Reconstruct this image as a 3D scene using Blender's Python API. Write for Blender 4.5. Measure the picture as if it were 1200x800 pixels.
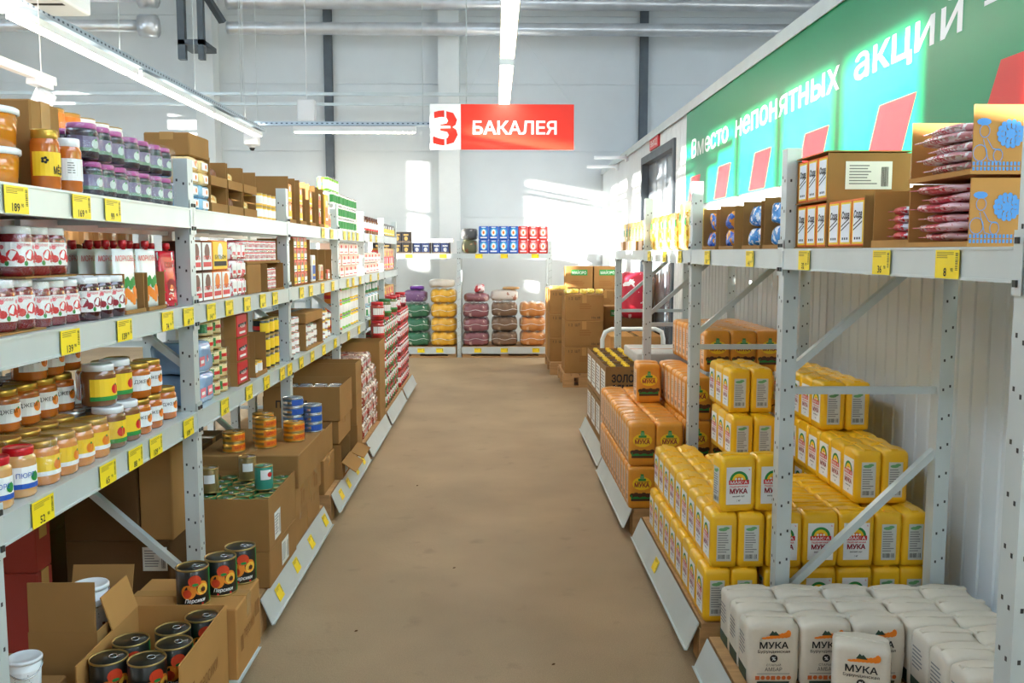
import bpy, bmesh, math, random
from mathutils import Vector, Matrix, noise
from mathutils.geometry import delaunay_2d_cdt
for o in list(bpy.data.objects): bpy.data.objects.remove(o)
SC = bpy.context.scene
C = SC.collection
R = math.radians
rnd = random.Random(11)
PI = math.pi

# ------------------------------------------------------------------ camera, world, sun, exposure
cd = bpy.data.cameras.new('camera'); cam = bpy.data.objects.new('camera', cd); C.objects.link(cam)
cd.sensor_width = 36.0; cd.lens = 36.0*1060/1200; cd.clip_start = 0.05; cd.clip_end = 200
cam.location = (0, 0, 1.47)
cam.rotation_euler = (PI/2 - math.atan(105/1060), 0, -math.atan(20/1060))
SC.camera = cam
SC.view_settings.view_transform = 'Standard'
SC.view_settings.look = 'None'
SC.view_settings.exposure = 0.82
SC.view_settings.gamma = 1.0
SC.view_settings.use_curve_mapping = False
w = bpy.data.worlds.new('sky'); SC.world = w; w.use_nodes = True
nt = w.node_tree; bg = nt.nodes['Background']
bg.inputs['Color'].default_value = (.62, .79, 1.0, 1); bg.inputs['Strength'].default_value = 4.2     # clear winter sky
SUN_DIR = Vector((0.866, 0.5, -0.158)).normalized()
sd = bpy.data.lights.new('sun', 'SUN'); sun = bpy.data.objects.new('sun', sd); C.objects.link(sun)
sd.energy = 24.0; sd.angle = R(0.6); sd.color = (1.0, 0.95, 0.88)
sun.rotation_euler = SUN_DIR.to_track_quat('-Z', 'Y').to_euler(); sun.location = (-20, -12, 9)
LAMP_STRENGTH = 17.0

# ------------------------------------------------------------------ materials
def lin(c):
    return tuple((x/12.92 if x <= 0.04045 else ((x+0.055)/1.055)**2.4) for x in [v/255 for v in c])
MATS = {}
def mat(name, rgb, rough=0.5, metal=0.0, var=0.0, scale=8.0, bump=0.0, bscale=40.0, coat=0.0, emit=0.0, alpha=1.0, trans=0.0, stretch=None, spec=None):
    if name in MATS: return MATS[name]
    m = bpy.data.materials.new(name); m.use_nodes = True
    t = m.node_tree; b = t.nodes['Principled BSDF']
    c = lin(rgb)
    b.inputs['Base Color'].default_value = (*c, 1)
    b.inputs['Roughness'].default_value = rough
    b.inputs['Metallic'].default_value = metal
    if coat: b.inputs['Coat Weight'].default_value = coat; b.inputs['Coat Roughness'].default_value = 0.08
    if spec is not None: b.inputs['Specular IOR Level'].default_value = spec
    if emit:
        b.inputs['Emission Color'].default_value = (*c, 1); b.inputs['Emission Strength'].default_value = emit
    if alpha < 1: b.inputs['Alpha'].default_value = alpha
    if trans: b.inputs['Transmission Weight'].default_value = trans
    if var or bump:
        tc = t.nodes.new('ShaderNodeTexCoord'); src = tc.outputs['Object']
        if stretch:
            mp = t.nodes.new('ShaderNodeMapping'); mp.inputs['Scale'].default_value = stretch
            t.links.new(src, mp.inputs['Vector']); src = mp.outputs[0]
    if var:
        n = t.nodes.new('ShaderNodeTexNoise'); n.inputs['Scale'].default_value = scale; n.inputs['Detail'].default_value = 5
        t.links.new(src, n.inputs['Vector'])
        r = t.nodes.new('ShaderNodeValToRGB')
        r.color_ramp.elements[0].position = .3; r.color_ramp.elements[1].position = .7
        r.color_ramp.elements[0].color = (*[max(0, x*(1-var)) for x in c], 1)
        r.color_ramp.elements[1].color = (*[min(1, x*(1+var)) for x in c], 1)
        t.links.new(n.outputs['Fac'], r.inputs[0]); t.links.new(r.outputs[0], b.inputs['Base Color'])
    if bump:
        n2 = t.nodes.new('ShaderNodeTexNoise'); n2.inputs['Scale'].default_value = bscale; n2.inputs['Detail'].default_value = 3
        t.links.new(src, n2.inputs['Vector'])
        bp = t.nodes.new('ShaderNodeBump'); bp.inputs['Strength'].default_value = bump; bp.inputs['Distance'].default_value = 0.01
        t.links.new(n2.outputs['Fac'], bp.inputs['Height']); t.links.new(bp.outputs[0], b.inputs['Normal'])
    MATS[name] = m
    return m
def film_mat():
    m = bpy.data.materials.new('clear_film'); m.use_nodes = True
    t = m.node_tree; b = t.nodes['Principled BSDF']
    tr = t.nodes.new('ShaderNodeBsdfTransparent'); gl = t.nodes.new('ShaderNodeBsdfGlossy'); gl.inputs['Roughness'].default_value = .18
    gl.inputs['Color'].default_value = (.9, .95, 1, 1)
    mx = t.nodes.new('ShaderNodeMixShader')
    n = t.nodes.new('ShaderNodeTexNoise'); n.inputs['Scale'].default_value = 22; n.inputs['Detail'].default_value = 4
    n.inputs['Distortion'].default_value = 1.5
    tc = t.nodes.new('ShaderNodeTexCoord'); t.links.new(tc.outputs['Object'], n.inputs['Vector'])
    bp = t.nodes.new('ShaderNodeBump'); bp.inputs['Strength'].default_value = .8; bp.inputs['Distance'].default_value = .02
    t.links.new(n.outputs['Fac'], bp.inputs['Height']); t.links.new(bp.outputs[0], gl.inputs['Normal'])
    r = t.nodes.new('ShaderNodeMapRange'); r.inputs[1].default_value = .35; r.inputs[2].default_value = .7
    r.inputs[3].default_value = .02; r.inputs[4].default_value = .15
    t.links.new(n.outputs['Fac'], r.inputs[0]); t.links.new(r.outputs[0], mx.inputs[0])
    t.links.new(tr.outputs[0], mx.inputs[1]); t.links.new(gl.outputs[0], mx.inputs[2])
    t.links.new(mx.outputs[0], t.nodes['Material Output'].inputs['Surface']); t.nodes.remove(b)
    return m
FILM = film_mat()

GALV = mat('painted_grey_steel', (204, 213, 212), .38, .25, var=.05, scale=5)
BOLT = mat('bolt_dark', (70, 72, 72), .5, .6)
DARKSTEEL = mat('dark_steel', (92, 100, 106), .55, .3, var=.1)
WHITEPAINT = mat('white_paint', (228, 232, 230), .5, var=.03, scale=3)
PANELW = mat('sandwich_panel', (214, 220, 221), .45, var=.03, scale=2)
CORR = mat('corrugated_panel', (222, 228, 228), .42, var=.04, scale=2)
def concrete():
    m = mat('concrete_floor', (168, 144, 112), .62, var=.13, scale=1.6, bump=.12, bscale=60)
    t = m.node_tree; b = t.nodes['Principled BSDF']
    tc = [n for n in t.nodes if n.type == 'TEX_COORD'][0]
    old = b.inputs['Base Color'].links[0].from_socket
    n = t.nodes.new('ShaderNodeTexNoise'); n.inputs['Scale'].default_value = 260; n.inputs['Detail'].default_value = 2
    t.links.new(tc.outputs['Object'], n.inputs['Vector'])
    r = t.nodes.new('ShaderNodeMapRange'); r.inputs[1].default_value = .35; r.inputs[2].default_value = .65; r.inputs[3].default_value = .82; r.inputs[4].default_value = 1.1
    t.links.new(n.outputs['Fac'], r.inputs[0])
    v = t.nodes.new('ShaderNodeTexNoise'); v.inputs['Scale'].default_value = 7; v.inputs['Detail'].default_value = 6
    t.links.new(tc.outputs['Object'], v.inputs['Vector'])
    r2 = t.nodes.new('ShaderNodeMapRange'); r2.inputs[1].default_value = .62; r2.inputs[2].default_value = .75; r2.inputs[3].default_value = 1; r2.inputs[4].default_value = .8
    t.links.new(v.outputs['Fac'], r2.inputs[0])
    mu = t.nodes.new('ShaderNodeMath'); mu.operation = 'MULTIPLY'
    t.links.new(r.outputs[0], mu.inputs[0]); t.links.new(r2.outputs[0], mu.inputs[1])
    vm = t.nodes.new('ShaderNodeVectorMath'); vm.operation = 'SCALE'
    t.links.new(old, vm.inputs[0]); t.links.new(mu.outputs[0], vm.inputs['Scale'])
    t.links.new(vm.outputs[0], b.inputs['Base Color'])
    return m
FLOOR = concrete()
CARD = mat('cardboard', (158, 117, 68), .85, var=.07, scale=6, spec=.2)
CARD2 = mat('cardboard_orange', (184, 134, 76), .8, var=.06, scale=6, spec=.2)
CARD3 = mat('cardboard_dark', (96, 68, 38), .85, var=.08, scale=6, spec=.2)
CARDIN = mat('cardboard_inner', (150, 104, 60), .9, var=.05, spec=.1)
TAPE = mat('packing_tape', (188, 142, 84), .2, var=.03)
PAPER = mat('white_paper', (235, 234, 226), .6)
PAPERW = mat('flour_paper', (216, 207, 190), .62, var=.05, scale=9, bump=.3, bscale=30)
INK = mat('black_ink', (30, 28, 28), .6)
GREYINK = mat('grey_ink', (130, 130, 128), .6)
WOOD = mat('pallet_wood', (188, 146, 96), .75, var=.16, scale=6, stretch=(1, 8, 8))
TAGY = mat('price_tag_yellow', (252, 222, 30), .45)
GLINT = mat('silver_metal', (200, 202, 205), .25, .9)
GOLD = mat('gold_metal', (176, 150, 92), .33, .85)
GOLDL = mat('gold_lid', (200, 160, 70), .3, .7)
LIDW = mat('white_lid', (236, 238, 240), .35, coat=.3)
LIDR = mat('red_lid', (205, 20, 34), .3, coat=.4)
LIDP = mat('purple_lid', (180, 70, 150), .3, coat=.4)
RED = mat('red_print', (216, 30, 36), .45)
GREEN = mat('green_print', (40, 140, 60), .5)
YEL = mat('yellow_print', (250, 206, 40), .5)
ORANGE = mat('orange_print', (240, 130, 26), .5)
BLUE = mat('blue_print', (38, 88, 180), .5)
CYAN = mat('cyan_print', (60, 170, 220), .5)
PINK = mat('pink_print', (236, 120, 130), .5)
WHITEPR = mat('white_print', (240, 240, 238), .5)
PLASTW = mat('white_plastic', (236, 238, 238), .4)

# ------------------------------------------------------------------ mesh builder
class MB:
    def __init__(s): s.v = []; s.f = []; s.mi = []; s.sm = []; s.mats = []
    def idx(s, m):
        if m not in s.mats: s.mats.append(m)
        return s.mats.index(m)
    def add(s, vs, fs, m, M=None, smooth=False):
        b = len(s.v); k = s.idx(m)
        s.v += [tuple(M @ Vector(v)) if M is not None else tuple(v) for v in vs]
        for f in fs: s.f.append([b+i for i in f]); s.mi.append(k); s.sm.append(smooth)
        return s
    def box(s, x0, x1, y0, y1, z0, z1, m, M=None):
        vs = [(x, y, z) for z in (z0, z1) for y in (y0, y1) for x in (x0, x1)]
        return s.add(vs, [(0, 2, 3, 1), (4, 5, 7, 6), (0, 1, 5, 4), (1, 3, 7, 5), (3, 2, 6, 7), (2, 0, 4, 6)], m, M)
    def cbox(s, cx, cy, cz, dx, dy, dz, m, M=None):
        return s.box(cx-dx/2, cx+dx/2, cy-dy/2, cy+dy/2, cz-dz/2, cz+dz/2, m, M)
    def rbox(s, x0, x1, y0, y1, z0, z1, m, r=.006, seg=2, M=None):
        bm = bmesh.new(); bmesh.ops.create_cube(bm, size=1)
        for v in bm.verts: v.co = Vector(((x0+x1)/2+v.co.x*(x1-x0), (y0+y1)/2+v.co.y*(y1-y0), (z0+z1)/2+v.co.z*(z1-z0)))
        bmesh.ops.bevel(bm, geom=bm.edges[:], offset=r, segments=seg, affect='EDGES', profile=.5)
        return s.bm(bm, m, M, seg > 1)
    def bm(s, bm, m, M=None, smooth=False):
        bm.verts.index_update()
        vs = [v.co.copy() for v in bm.verts]; fs = [[v.index for v in f.verts] for f in bm.faces]
        bm.free()
        return s.add(vs, fs, m, M, smooth)
    def lathe(s, prof, m, seg=20, M=None, smooth=True):
        vs = []; fs = []
        for r, z in prof:
            for i in range(seg):
                a = 2*PI*i/seg; vs.append((r*math.cos(a), r*math.sin(a), z))
        for j in range(len(prof)-1):
            for i in range(seg):
                a = j*seg+i; b = j*seg+(i+1) % seg
                fs.append((a, b, b+seg, a+seg))
        fs.append(tuple(range(seg-1, -1, -1))); fs.append(tuple(range((len(prof)-1)*seg, len(prof)*seg)))
        return s.add(vs, fs, m, M, smooth)
    def tube(s, pts, r, m, seg=8, closed=False):
        pts = [Vector(p) for p in pts]; vs = []; fs = []
        n = len(pts)
        for i, p in enumerate(pts):
            t = (pts[(i+1) % n if closed else min(i+1, n-1)] - pts[i-1 if (closed or i) else 0]).normalized()
            a = t.orthogonal().normalized() if i == 0 else (pa - t*pa.dot(t)).normalized()
            pa = a; b = t.cross(a)
            for k in range(seg):
                q = 2*PI*k/seg; vs.append(p + a*r*math.cos(q) + b*r*math.sin(q))
        for i in range(n if closed else n-1):
            for k in range(seg):
                a = i*seg+k; b = i*seg+(k+1) % seg; c = ((i+1) % n)*seg
                fs.append((a, b, c+(k+1) % seg, c+k))
        if not closed:
            fs.append(tuple(range(seg-1, -1, -1))); fs.append(tuple(range((n-1)*seg, n*seg)))
        return s.add(vs, fs, m, None, True)
    def bar(s, a, b, wd, th, m, up=(0, 0, 1)):
        a = Vector(a); b = Vector(b); d = (b-a).normalized(); u = Vector(up)
        x = d.cross(u).normalized(); z = x.cross(d)
        vs = [p + x*i*wd/2 + z*j*th/2 for p in (a, b) for j in (-1, 1) for i in (-1, 1)]
        return s.add(vs, [(0, 2, 3, 1), (4, 5, 7, 6), (0, 1, 5, 4), (1, 3, 7, 5), (3, 2, 6, 7), (2, 0, 4, 6)], m)
    def poly(s, pts, m, M=None, smooth=False):
        return s.add(pts, [tuple(range(len(pts)))], m, M, smooth)
    def disc(s, cx, cy, r, m, M=None, seg=18, ry=None, a0=0, a1=2*PI, z=0):   # in the local XY plane
        n = seg if a1-a0 >= 2*PI-.01 else seg+1
        return s.poly([(cx+r*math.cos(a0+(a1-a0)*i/seg), cy+(ry or r)*math.sin(a0+(a1-a0)*i/seg), z) for i in range(n)], m, M)
    def rect(s, x0, x1, y0, y1, m, M=None, z=0):
        return s.poly([(x0, y0, z), (x1, y0, z), (x1, y1, z), (x0, y1, z)], m, M)
    def text(s, body, size, m, M=None, cx=0, cy=0, z=0, width=None, shear=0, bold=0.0, align='c'):
        vs, fs, x0, x1, y0, y1 = text_mesh(body, shear, bold)
        k = size; kx = size if width is None else width/max(1e-6, (x1-x0))
        ox = {'c': (x0+x1)/2, 'l': x0, 'r': x1}[align]
        return s.add([(cx+(x-ox)*kx, cy+y*k, z) for x, y in vs], fs, m, M)
    def mesh(s, name):
        me = bpy.data.meshes.new(name); me.from_pydata(s.v, [], s.f)
        for m in s.mats: me.materials.append(m)
        if s.f:
            me.polygons.foreach_set('material_index', s.mi); me.polygons.foreach_set('use_smooth', s.sm)
        me.update()
        return me
    def obj(s, name, parent=None, loc=None, rz=0):
        o = bpy.data.objects.new(name, s.mesh(name)); C.objects.link(o)
        if parent: o.parent = parent
        if loc: o.location = loc
        o.rotation_euler.z = rz
        return o
_TX = {}
def text_mesh(body, shear=0, bold=0.0):
    """Flat letters: capital height 1, baseline at 0."""
    key = (body, shear, bold)
    if key in _TX: return _TX[key]
    cu = bpy.data.curves.new('lettering', 'FONT'); cu.body = body; cu.size = 1.37; cu.resolution_u = 2; cu.shear = shear; cu.fill_mode = 'NONE'
    o = bpy.data.objects.new('lettering', cu); me = o.to_mesh()
    pts = [(v.co.x, v.co.y) for v in me.vertices]; nxt = {e.vertices[0]: e.vertices[1] for e in me.edges}
    o.to_mesh_clear(); bpy.data.objects.remove(o); bpy.data.curves.remove(cu)
    loops = []; left = set(nxt)
    while left:
        i = min(left); lp = []
        while i in left: left.discard(i); lp.append(i); i = nxt.get(i, -1)
        lp = [pts[j] for j in lp]
        lp = [p for j, p in enumerate(lp) if math.dist(p, lp[j-1]) > 1e-5]
        if len(lp) > 2: loops.append(lp)
    area = sum(sum(p[0]*q[1]-q[0]*p[1] for p, q in zip(lp, lp[1:]+lp[:1]))/2 for lp in loops)
    if bold:
        sg = 1 if area > 0 else -1; out = []
        for lp in loops:
            n = len(lp); nl = []
            for j in range(n):
                a = Vector(lp[j])-Vector(lp[j-1]); b = Vector(lp[(j+1) % n])-Vector(lp[j])
                na = Vector((a.y, -a.x)).normalized(); nb = Vector((b.y, -b.x)).normalized(); m = na+nb
                m = m/max(.35, m.length_squared)*2 if m.length > .2 else na
                nl.append((lp[j][0]+m.x*bold*sg, lp[j][1]+m.y*bold*sg))
            out.append(nl)
        loops = out
    vs = []; es = []
    for lp in loops:
        b0 = len(vs); vs += [Vector(p) for p in lp]; es += [(b0+j, b0+(j+1) % len(lp)) for j in range(len(lp))]
    segs = [(vs[i], vs[j]) for i, j in es]; fs = []
    if vs:
        r = delaunay_2d_cdt(vs, es, [], 0, 1e-6); vs = r[0]
        for f in r[2]:
            cx = sum(vs[i].x for i in f)/len(f); cy = sum(vs[i].y for i in f)/len(f); w_ = 0
            for p, q in segs:
                if (p.y > cy) != (q.y > cy) and cx < p.x+(cy-p.y)/(q.y-p.y)*(q.x-p.x): w_ += 1 if q.y > p.y else -1
            if w_: fs.append(tuple(f))
    vs = [(v.x, v.y) for v in vs]
    xs = [v[0] for v in vs] or [0]; ys = [v[1] for v in vs] or [0]
    _TX[key] = (vs, fs, min(xs), max(xs), min(ys), max(ys))
    return _TX[key]
# local frames for flat art: art lies in XY, looks along +Z
def face_front(y, ox=0, oz=0, e=.0012): return Matrix.Translation((ox, y-e, oz)) @ Matrix.Rotation(PI/2, 4, 'X')       # seen from -Y
def face_back(y, ox=0, oz=0, e=.0012): return Matrix.Translation((ox, y+e, oz)) @ Matrix.Rotation(PI, 4, 'Z') @ Matrix.Rotation(PI/2, 4, 'X')
def face_xp(x, oy=0, oz=0, e=.0012): return Matrix.Translation((x+e, oy, oz)) @ Matrix.Rotation(PI/2, 4, 'Z') @ Matrix.Rotation(PI/2, 4, 'X')  # seen from +X
def face_xm(x, oy=0, oz=0, e=.0012): return Matrix.Translation((x-e, oy, oz)) @ Matrix.Rotation(-PI/2, 4, 'Z') @ Matrix.Rotation(PI/2, 4, 'X')  # seen from -X
def wrap(mb, r, e=.0008):
    """bends flat art (XY) of a builder round a cylinder of radius r: x runs round it, y is height, looks along -Y at x=0"""
    o = MB(); o.f = mb.f; o.mi = mb.mi; o.sm = mb.sm; o.mats = mb.mats
    o.v = [((r+e+v[2])*math.sin(v[0]/r), -(r+e+v[2])*math.cos(v[0]/r), v[1]) for v in mb.v]
    return o
def strip(mb, x0, x1, y0, y1, m, n=12, z=0):
    for i in range(n):
        a = x0+(x1-x0)*i/n; b = x0+(x1-x0)*(i+1)/n
        mb.add([(a, y0, z), (b, y0, z), (b, y1, z), (a, y1, z)], [(0, 1, 2, 3)], m, None, True)

# ------------------------------------------------------------------ things
SEEN = {}
SHRINK = None     # (factor, height kept): goods laid out at one size and set down a little smaller
def tag(o, label, cat, group=None):
    n = len(label.split())
    if not 4 <= n <= 16: print('LABEL LENGTH', n, label)
    if label in SEEN and group is None: print('LABEL TWICE', label)
    SEEN[label] = 1
    o['label'] = label; o['category'] = cat
    if group: o['group'] = group
    return o
def empty(name, loc, rz=0):
    o = bpy.data.objects.new(name, None); C.objects.link(o); o.empty_display_size = .05
    o.location = loc; o.rotation_euler.z = rz
    return o
def struct(name, mb):
    o = mb.obj(name); o['kind'] = 'structure'; return o
class T:
    """a kind of thing: its parts' meshes, each built once; place() links a copy of the thing and of each part."""
    def __init__(s, name, cat): s.name = name; s.cat = cat; s.parts = []
    def part(s, name, mb, label=None, under=None):
        s.parts.append((name, mb.mesh(name), label, under)); return len(s.parts)-1
    def place(s, loc, label, group=None, rz=0, scale=None, tilt=None):
        if SHRINK:
            k, z0 = SHRINK; loc = (loc[0]*k, loc[1]*k, z0+(loc[2]-z0)*k); scale = k if scale is None else tuple(v*k for v in scale)
        if len(s.parts) == 1:
            o = bpy.data.objects.new(s.name, s.parts[0][1]); C.objects.link(o); o.location = loc; o.rotation_euler.z = rz
        else:
            o = empty(s.name, loc, rz); got = []
            for n, me, lb, un in s.parts:
                c = bpy.data.objects.new(n, me); C.objects.link(c); c.parent = o if un is None else got[un]
                if lb: c['label'] = lb
                got.append(c)
        if tilt: o.rotation_euler = (tilt[0], tilt[1], rz)
        if scale: o.scale = scale if hasattr(scale, '__len__') else (scale,)*3
        return tag(o, label, s.cat, group)
ORD = 'zeroth first second third fourth fifth sixth seventh eighth ninth tenth eleventh twelfth thirteenth fourteenth fifteenth sixteenth seventeenth eighteenth nineteenth twentieth'.split()
def od(i): return ORD[i+1]
def tier(k, n):
    if n == 1: return ''
    if n == 2: return ('bottom', 'top')[k]
    if n == 3: return ('bottom', 'middle', 'top')[k]
    return ('bottom', 'second', 'third', 'top')[k] if n == 4 else (od(k))
# ------------------------------------------------------------------ the setting
XW = 1.66            # inner face of the panelled partition on the right
YB = 14.05           # back wall
b = MB(); b.box(-9.2, 8.2, -8.2, YB+.2, -.2, 0, FLOOR); struct('floor', b)
b = MB()      # roof; its two long openings are unseen, added to brighten the upper hall
for x0, x1, y0, y1 in ((-9.2, 8.2, -8.2, -6.5), (-9.2, 8.2, 5, YB+.2), (-9.2, -7.4, -6.5, 5), (-4.9, 3.2, -6.5, 5), (6.4, 8.2, -6.5, 5)): b.box(x0, x1, y0, y1, 6.4, 6.6, PANELW)
struct('ceiling', b)
# back wall of horizontal sandwich panels with narrow shadow joints
b = MB()
z = 0
while z < 6.4:
    b.box(-9.2, 8.2, YB, YB+.15, z, min(6.4, z+.992), PANELW); z += 1.0
b.box(-9.2, 8.2, YB+.012, YB+.14, 0, 6.4, PANELW)
struct('wall_back', b)
b = MB(); b.box(-9.2, 8.2, -8.2, -8.0, 0, 6.4, PANELW); struct('wall_front', b)
b = MB(); b.box(8.0, 8.2, -8.2, YB, 0, 6.4, PANELW); struct('wall_east', b)
# left outside wall: a band of windows high up, the low sun comes in through them
WZ0, WZ1 = 2.55, 4.4
wins = [(-6.2, -3.3), (-2.76, .95), (1.2, 4.9), (5.15, 6.9), (7.62, 8.6), (9.3, 9.65), (11.25, 11.75)]
b = MB()
b.box(-9.2, -9.0, -8.2, YB, 0, WZ0, PANELW); b.box(-9.2, -9.0, -8.2, YB, WZ1, 6.4, PANELW)
ys = [-8.2] + [v for p in wins for v in p] + [YB]
for i in range(0, len(ys), 2): b.box(-9.2, -9.0, ys[i], ys[i+1], WZ0, WZ1, PANELW)
struct('wall_left', b)
for i, (a, c) in enumerate(wins):
    f = MB(); t = .09; nb = max(1, round((c-a)/.93))
    for y in [a+t/2+(c-a-t)*k/nb for k in range(nb+1)]: f.box(-9.14, -9.06, y-t/2, y+t/2, WZ0, WZ1, WHITEPAINT)
    for z in (WZ0+t/2, WZ1-t/2): f.box(-9.14, -9.06, a, c, z-t/2, z+t/2, WHITEPAINT)
    struct('window_%d' % (i+1), f)
# right partition of vertical ribbed panels with a doorway
DY0, DY1, DZ = 8.45, 10.2, 2.45
WT = 2.69
def ribbed(b, y0, y1, z0, z1):
    pts = []; y = y0
    while y < y1-1e-6:
        e = min(y+.1, y1)
        pts += [(XW, y), (XW, max(y, e-.02)), (XW+.006, max(y, e-.014)), (XW+.006, max(y, e-.006))]
        y = e
    pts.append((XW, y1))
    n = len(pts)
    vs = [(p[0], p[1], z0) for p in pts] + [(p[0], p[1], z1) for p in pts]
    b.add(vs, [(i, i+n, i+1+n, i+1) for i in range(n-1)], CORR)
    b.box(XW+.008, XW+.1, y0, y1, z0, z1, CORR)
b = MB()
ribbed(b, -8, DY0, 0, WT); ribbed(b, DY1, YB, 0, WT); ribbed(b, DY0, DY1, DZ, WT)
struct('wall_right', b)
b = MB(); b.box(XW-.03, XW+.13, -8, YB, WT, WT+.03, GALV); b.box(XW-.03, XW-.022, -8, YB, WT-.05, WT, GALV); struct('trim_1', b)
b = MB()
b.box(XW-.02, XW+.12, DY0-.06, DY0+.02, 0, DZ+.06, DARKSTEEL); b.box(XW-.02, XW+.12, DY1-.02, DY1+.06, 0, DZ+.06, DARKSTEEL)
b.box(XW-.02, XW+.12, DY0+.02, DY1-.02, DZ-.02, DZ+.06, DARKSTEEL)
struct('trim_2', b)
STRIPC = mat('pvc_strip', (150, 160, 168), .25, trans=.4)
b = MB()
for k in range(6): b.box(XW+.05+.004*(k % 2), XW+.053+.004*(k % 2), DY0+.06+.29*k, DY0+.35+.29*k, .02, DZ-.02, STRIPC)
struct('door_1', b)
b = MB(); b.box(3.2, 3.3, 4, YB, 0, WT, PANELW); b.box(XW+.1, 3.2, 4, 4.1, 0, WT, PANELW); b.box(XW+.1, 3.3, 4, YB, WT-.05, WT, PANELW); struct('wall_storeroom', b)
# columns on the back wall
n = 3
for x0, x1, d in ((-4.42, -4.15, .3), (-.84, -.53, .22)):
    b = MB(); b.box(x0, x1, YB-d, YB, 0, 6.4, WHITEPAINT); struct('trim_%d' % n, b); n += 1
for x, z0 in ((-2.5, 2.2), (2.26, 2.9)):
    b = MB(); b.box(x-.06, x+.06, YB-.1, YB-.085, 0, 6.4, DARKSTEEL); b.box(x-.012, x+.012, YB-.085, YB, 0, 6.4, DARKSTEEL); b.box(x-.06, x+.06, YB-.015, YB, 0, 6.4, DARKSTEEL)
    struct('trim_%d' % n, b); n += 1

# ------------------------------------------------------------------ overhead: lamps, trays, pipes
GLOW = mat('lamp_diffuser', (255, 244, 222), .4, emit=LAMP_STRENGTH)
TRAYG = mat('zinc_tray', (176, 190, 200), .4, .5, var=.06)
def slotted(name, axis):
    """zinc sheet with a row of punched slots"""
    m = mat(name, (176, 190, 200), .4, .5); t = m.node_tree; b = t.nodes['Principled BSDF']
    tc = t.nodes.new('ShaderNodeTexCoord'); sp = t.nodes.new('ShaderNodeSeparateXYZ'); t.links.new(tc.outputs['Object'], sp.inputs[0])
    def op(o, a, v):
        n = t.nodes.new('ShaderNodeMath'); n.operation = o
        t.links.new(a, n.inputs[0])
        if hasattr(v, 'is_linked'): t.links.new(v, n.inputs[1])
        else: n.inputs[1].default_value = v
        return n.outputs[0]
    f = op('LESS_THAN', op('FRACT', op('MULTIPLY', sp.outputs[axis], 1/.07), 0), .43)
    z = op('LESS_THAN', op('ABSOLUTE', op('SUBTRACT', sp.outputs['Z'], .026), 0), .008)
    mx = t.nodes.new('ShaderNodeMix'); mx.data_type = 'RGBA'; t.links.new(op('MULTIPLY', f, z), mx.inputs[0])
    mx.inputs[6].default_value = (*lin((176, 190, 200)), 1); mx.inputs[7].default_value = (*lin((70, 84, 96)), 1)
    t.links.new(mx.outputs[2], b.inputs['Base Color']); return m
SLOTY, SLOTX = slotted('slotted_zinc', 'Y'), slotted('slotted_zinc_across', 'X')
def lamp(x, y0, y1, z, label, group):
    r = empty('linear_lamp', (x, (y0+y1)/2, z)); L = y1-y0
    m = MB(); m.box(-.055, .055, -L/2, L/2, .012, .05, WHITEPAINT); m.box(-.06, -.054, -L/2, L/2, -.004, .05, WHITEPAINT); m.box(.054, .06, -L/2, L/2, -.004, .05, WHITEPAINT)
    m.box(-.06, .06, -L/2-.012, -L/2, -.006, .055, WHITEPAINT); m.box(-.06, .06, L/2, L/2+.012, -.006, .055, WHITEPAINT)
    m.obj('housing', r)
    m = MB(); m.box(-.048, .048, -L/2+.01, L/2-.01, -.004, .012, GLOW); m.obj('diffuser', r)
    for yy in (-L/2+.25, L/2-.25):
        m = MB(); m.tube([(0, yy, .05), (0, yy, .068 if x == -3.15 and (y0+y1)/2+yy > 3.4 else 6.4-z)], .0025, GALV, 5); m.obj('hanging_wire', r)
    tag(r, label, 'lamp', group)
lamp(.1, 5.2, 7.35, 3.0, 'long white strip lamp over the aisle, the nearer one', 'strip lamps')
lamp(.1, 7.62, 9.7, 3.0, 'long white strip lamp over the aisle, its end behind the red sign', 'strip lamps')
lamp(-3.15, 4.0, 6.05, 3.0, 'strip lamp under the tray, cut by the left picture edge', 'strip lamps')
lamp(-3.15, 6.2, 8.1, 3.0, 'strip lamp under the perforated tray, middle of the left row', 'strip lamps')
lamp(-3.15, 8.2, 10.2, 3.0, 'strip lamp under the perforated tray, third of the left row', 'strip lamps')
lamp(-3.15, 10.3, 12.3, 3.0, 'strip lamp at the far end of the left row by the camera', 'strip lamps')
k = 0
for x in (.1, -3.15, -6.4):
    for y in (-6.6, -4.2, -1.8, .6, 2.9):
        if (x == .1 and y > -4) or (x == -3.15 and y > 0): continue
        k += 1
        lamp(x, y-1, y+1.05, 3.0, 'strip lamp of the rows behind the viewpoint, %s of them' % od(k), 'strip lamps overhead')
for y in (5.3, 7.7, 10.1):
    k += 1
    lamp(-6.4, y-1, y+1.05, 3.0, 'strip lamp of the next aisle, %s of the rows' % od(k), 'strip lamps overhead')
def tray(x, y0, y1, z, label):
    r = empty('cable_tray', (x, y0, z)); L = y1-y0
    m = MB(); m.box(-.05, .05, 0, L, 0, .004, TRAYG); m.box(-.05, -.047, 0, L, .004, .05, SLOTY); m.box(.047, .05, 0, L, .004, .05, SLOTY); m.obj('channel', r)
    yy = .4
    while yy < L: m = MB(); m.tube([(0, yy, .0), (0, yy, 6.4-z)], .003, GALV, 5); m.obj('hanging_rod', r); yy += 1.9
    tag(r, label, 'cable tray')
tray(-3.12, 3.6, 12.4, 3.07, 'perforated grey cable tray above the left row of strip lamps')
PIPE = mat('foil_pipe', (208, 212, 216), .3, .55, bump=.35, bscale=9, var=.12, scale=4)
b = MB(); b.tube([(-3.85, 13.5, 5.05), (-3.8, 13.5, 5.05), (8, 13.5, 5.05)], .1, PIPE, 12); tag(b.obj('insulated_pipe'), 'upper foil wrapped pipe along the back wall', 'pipe')
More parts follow.
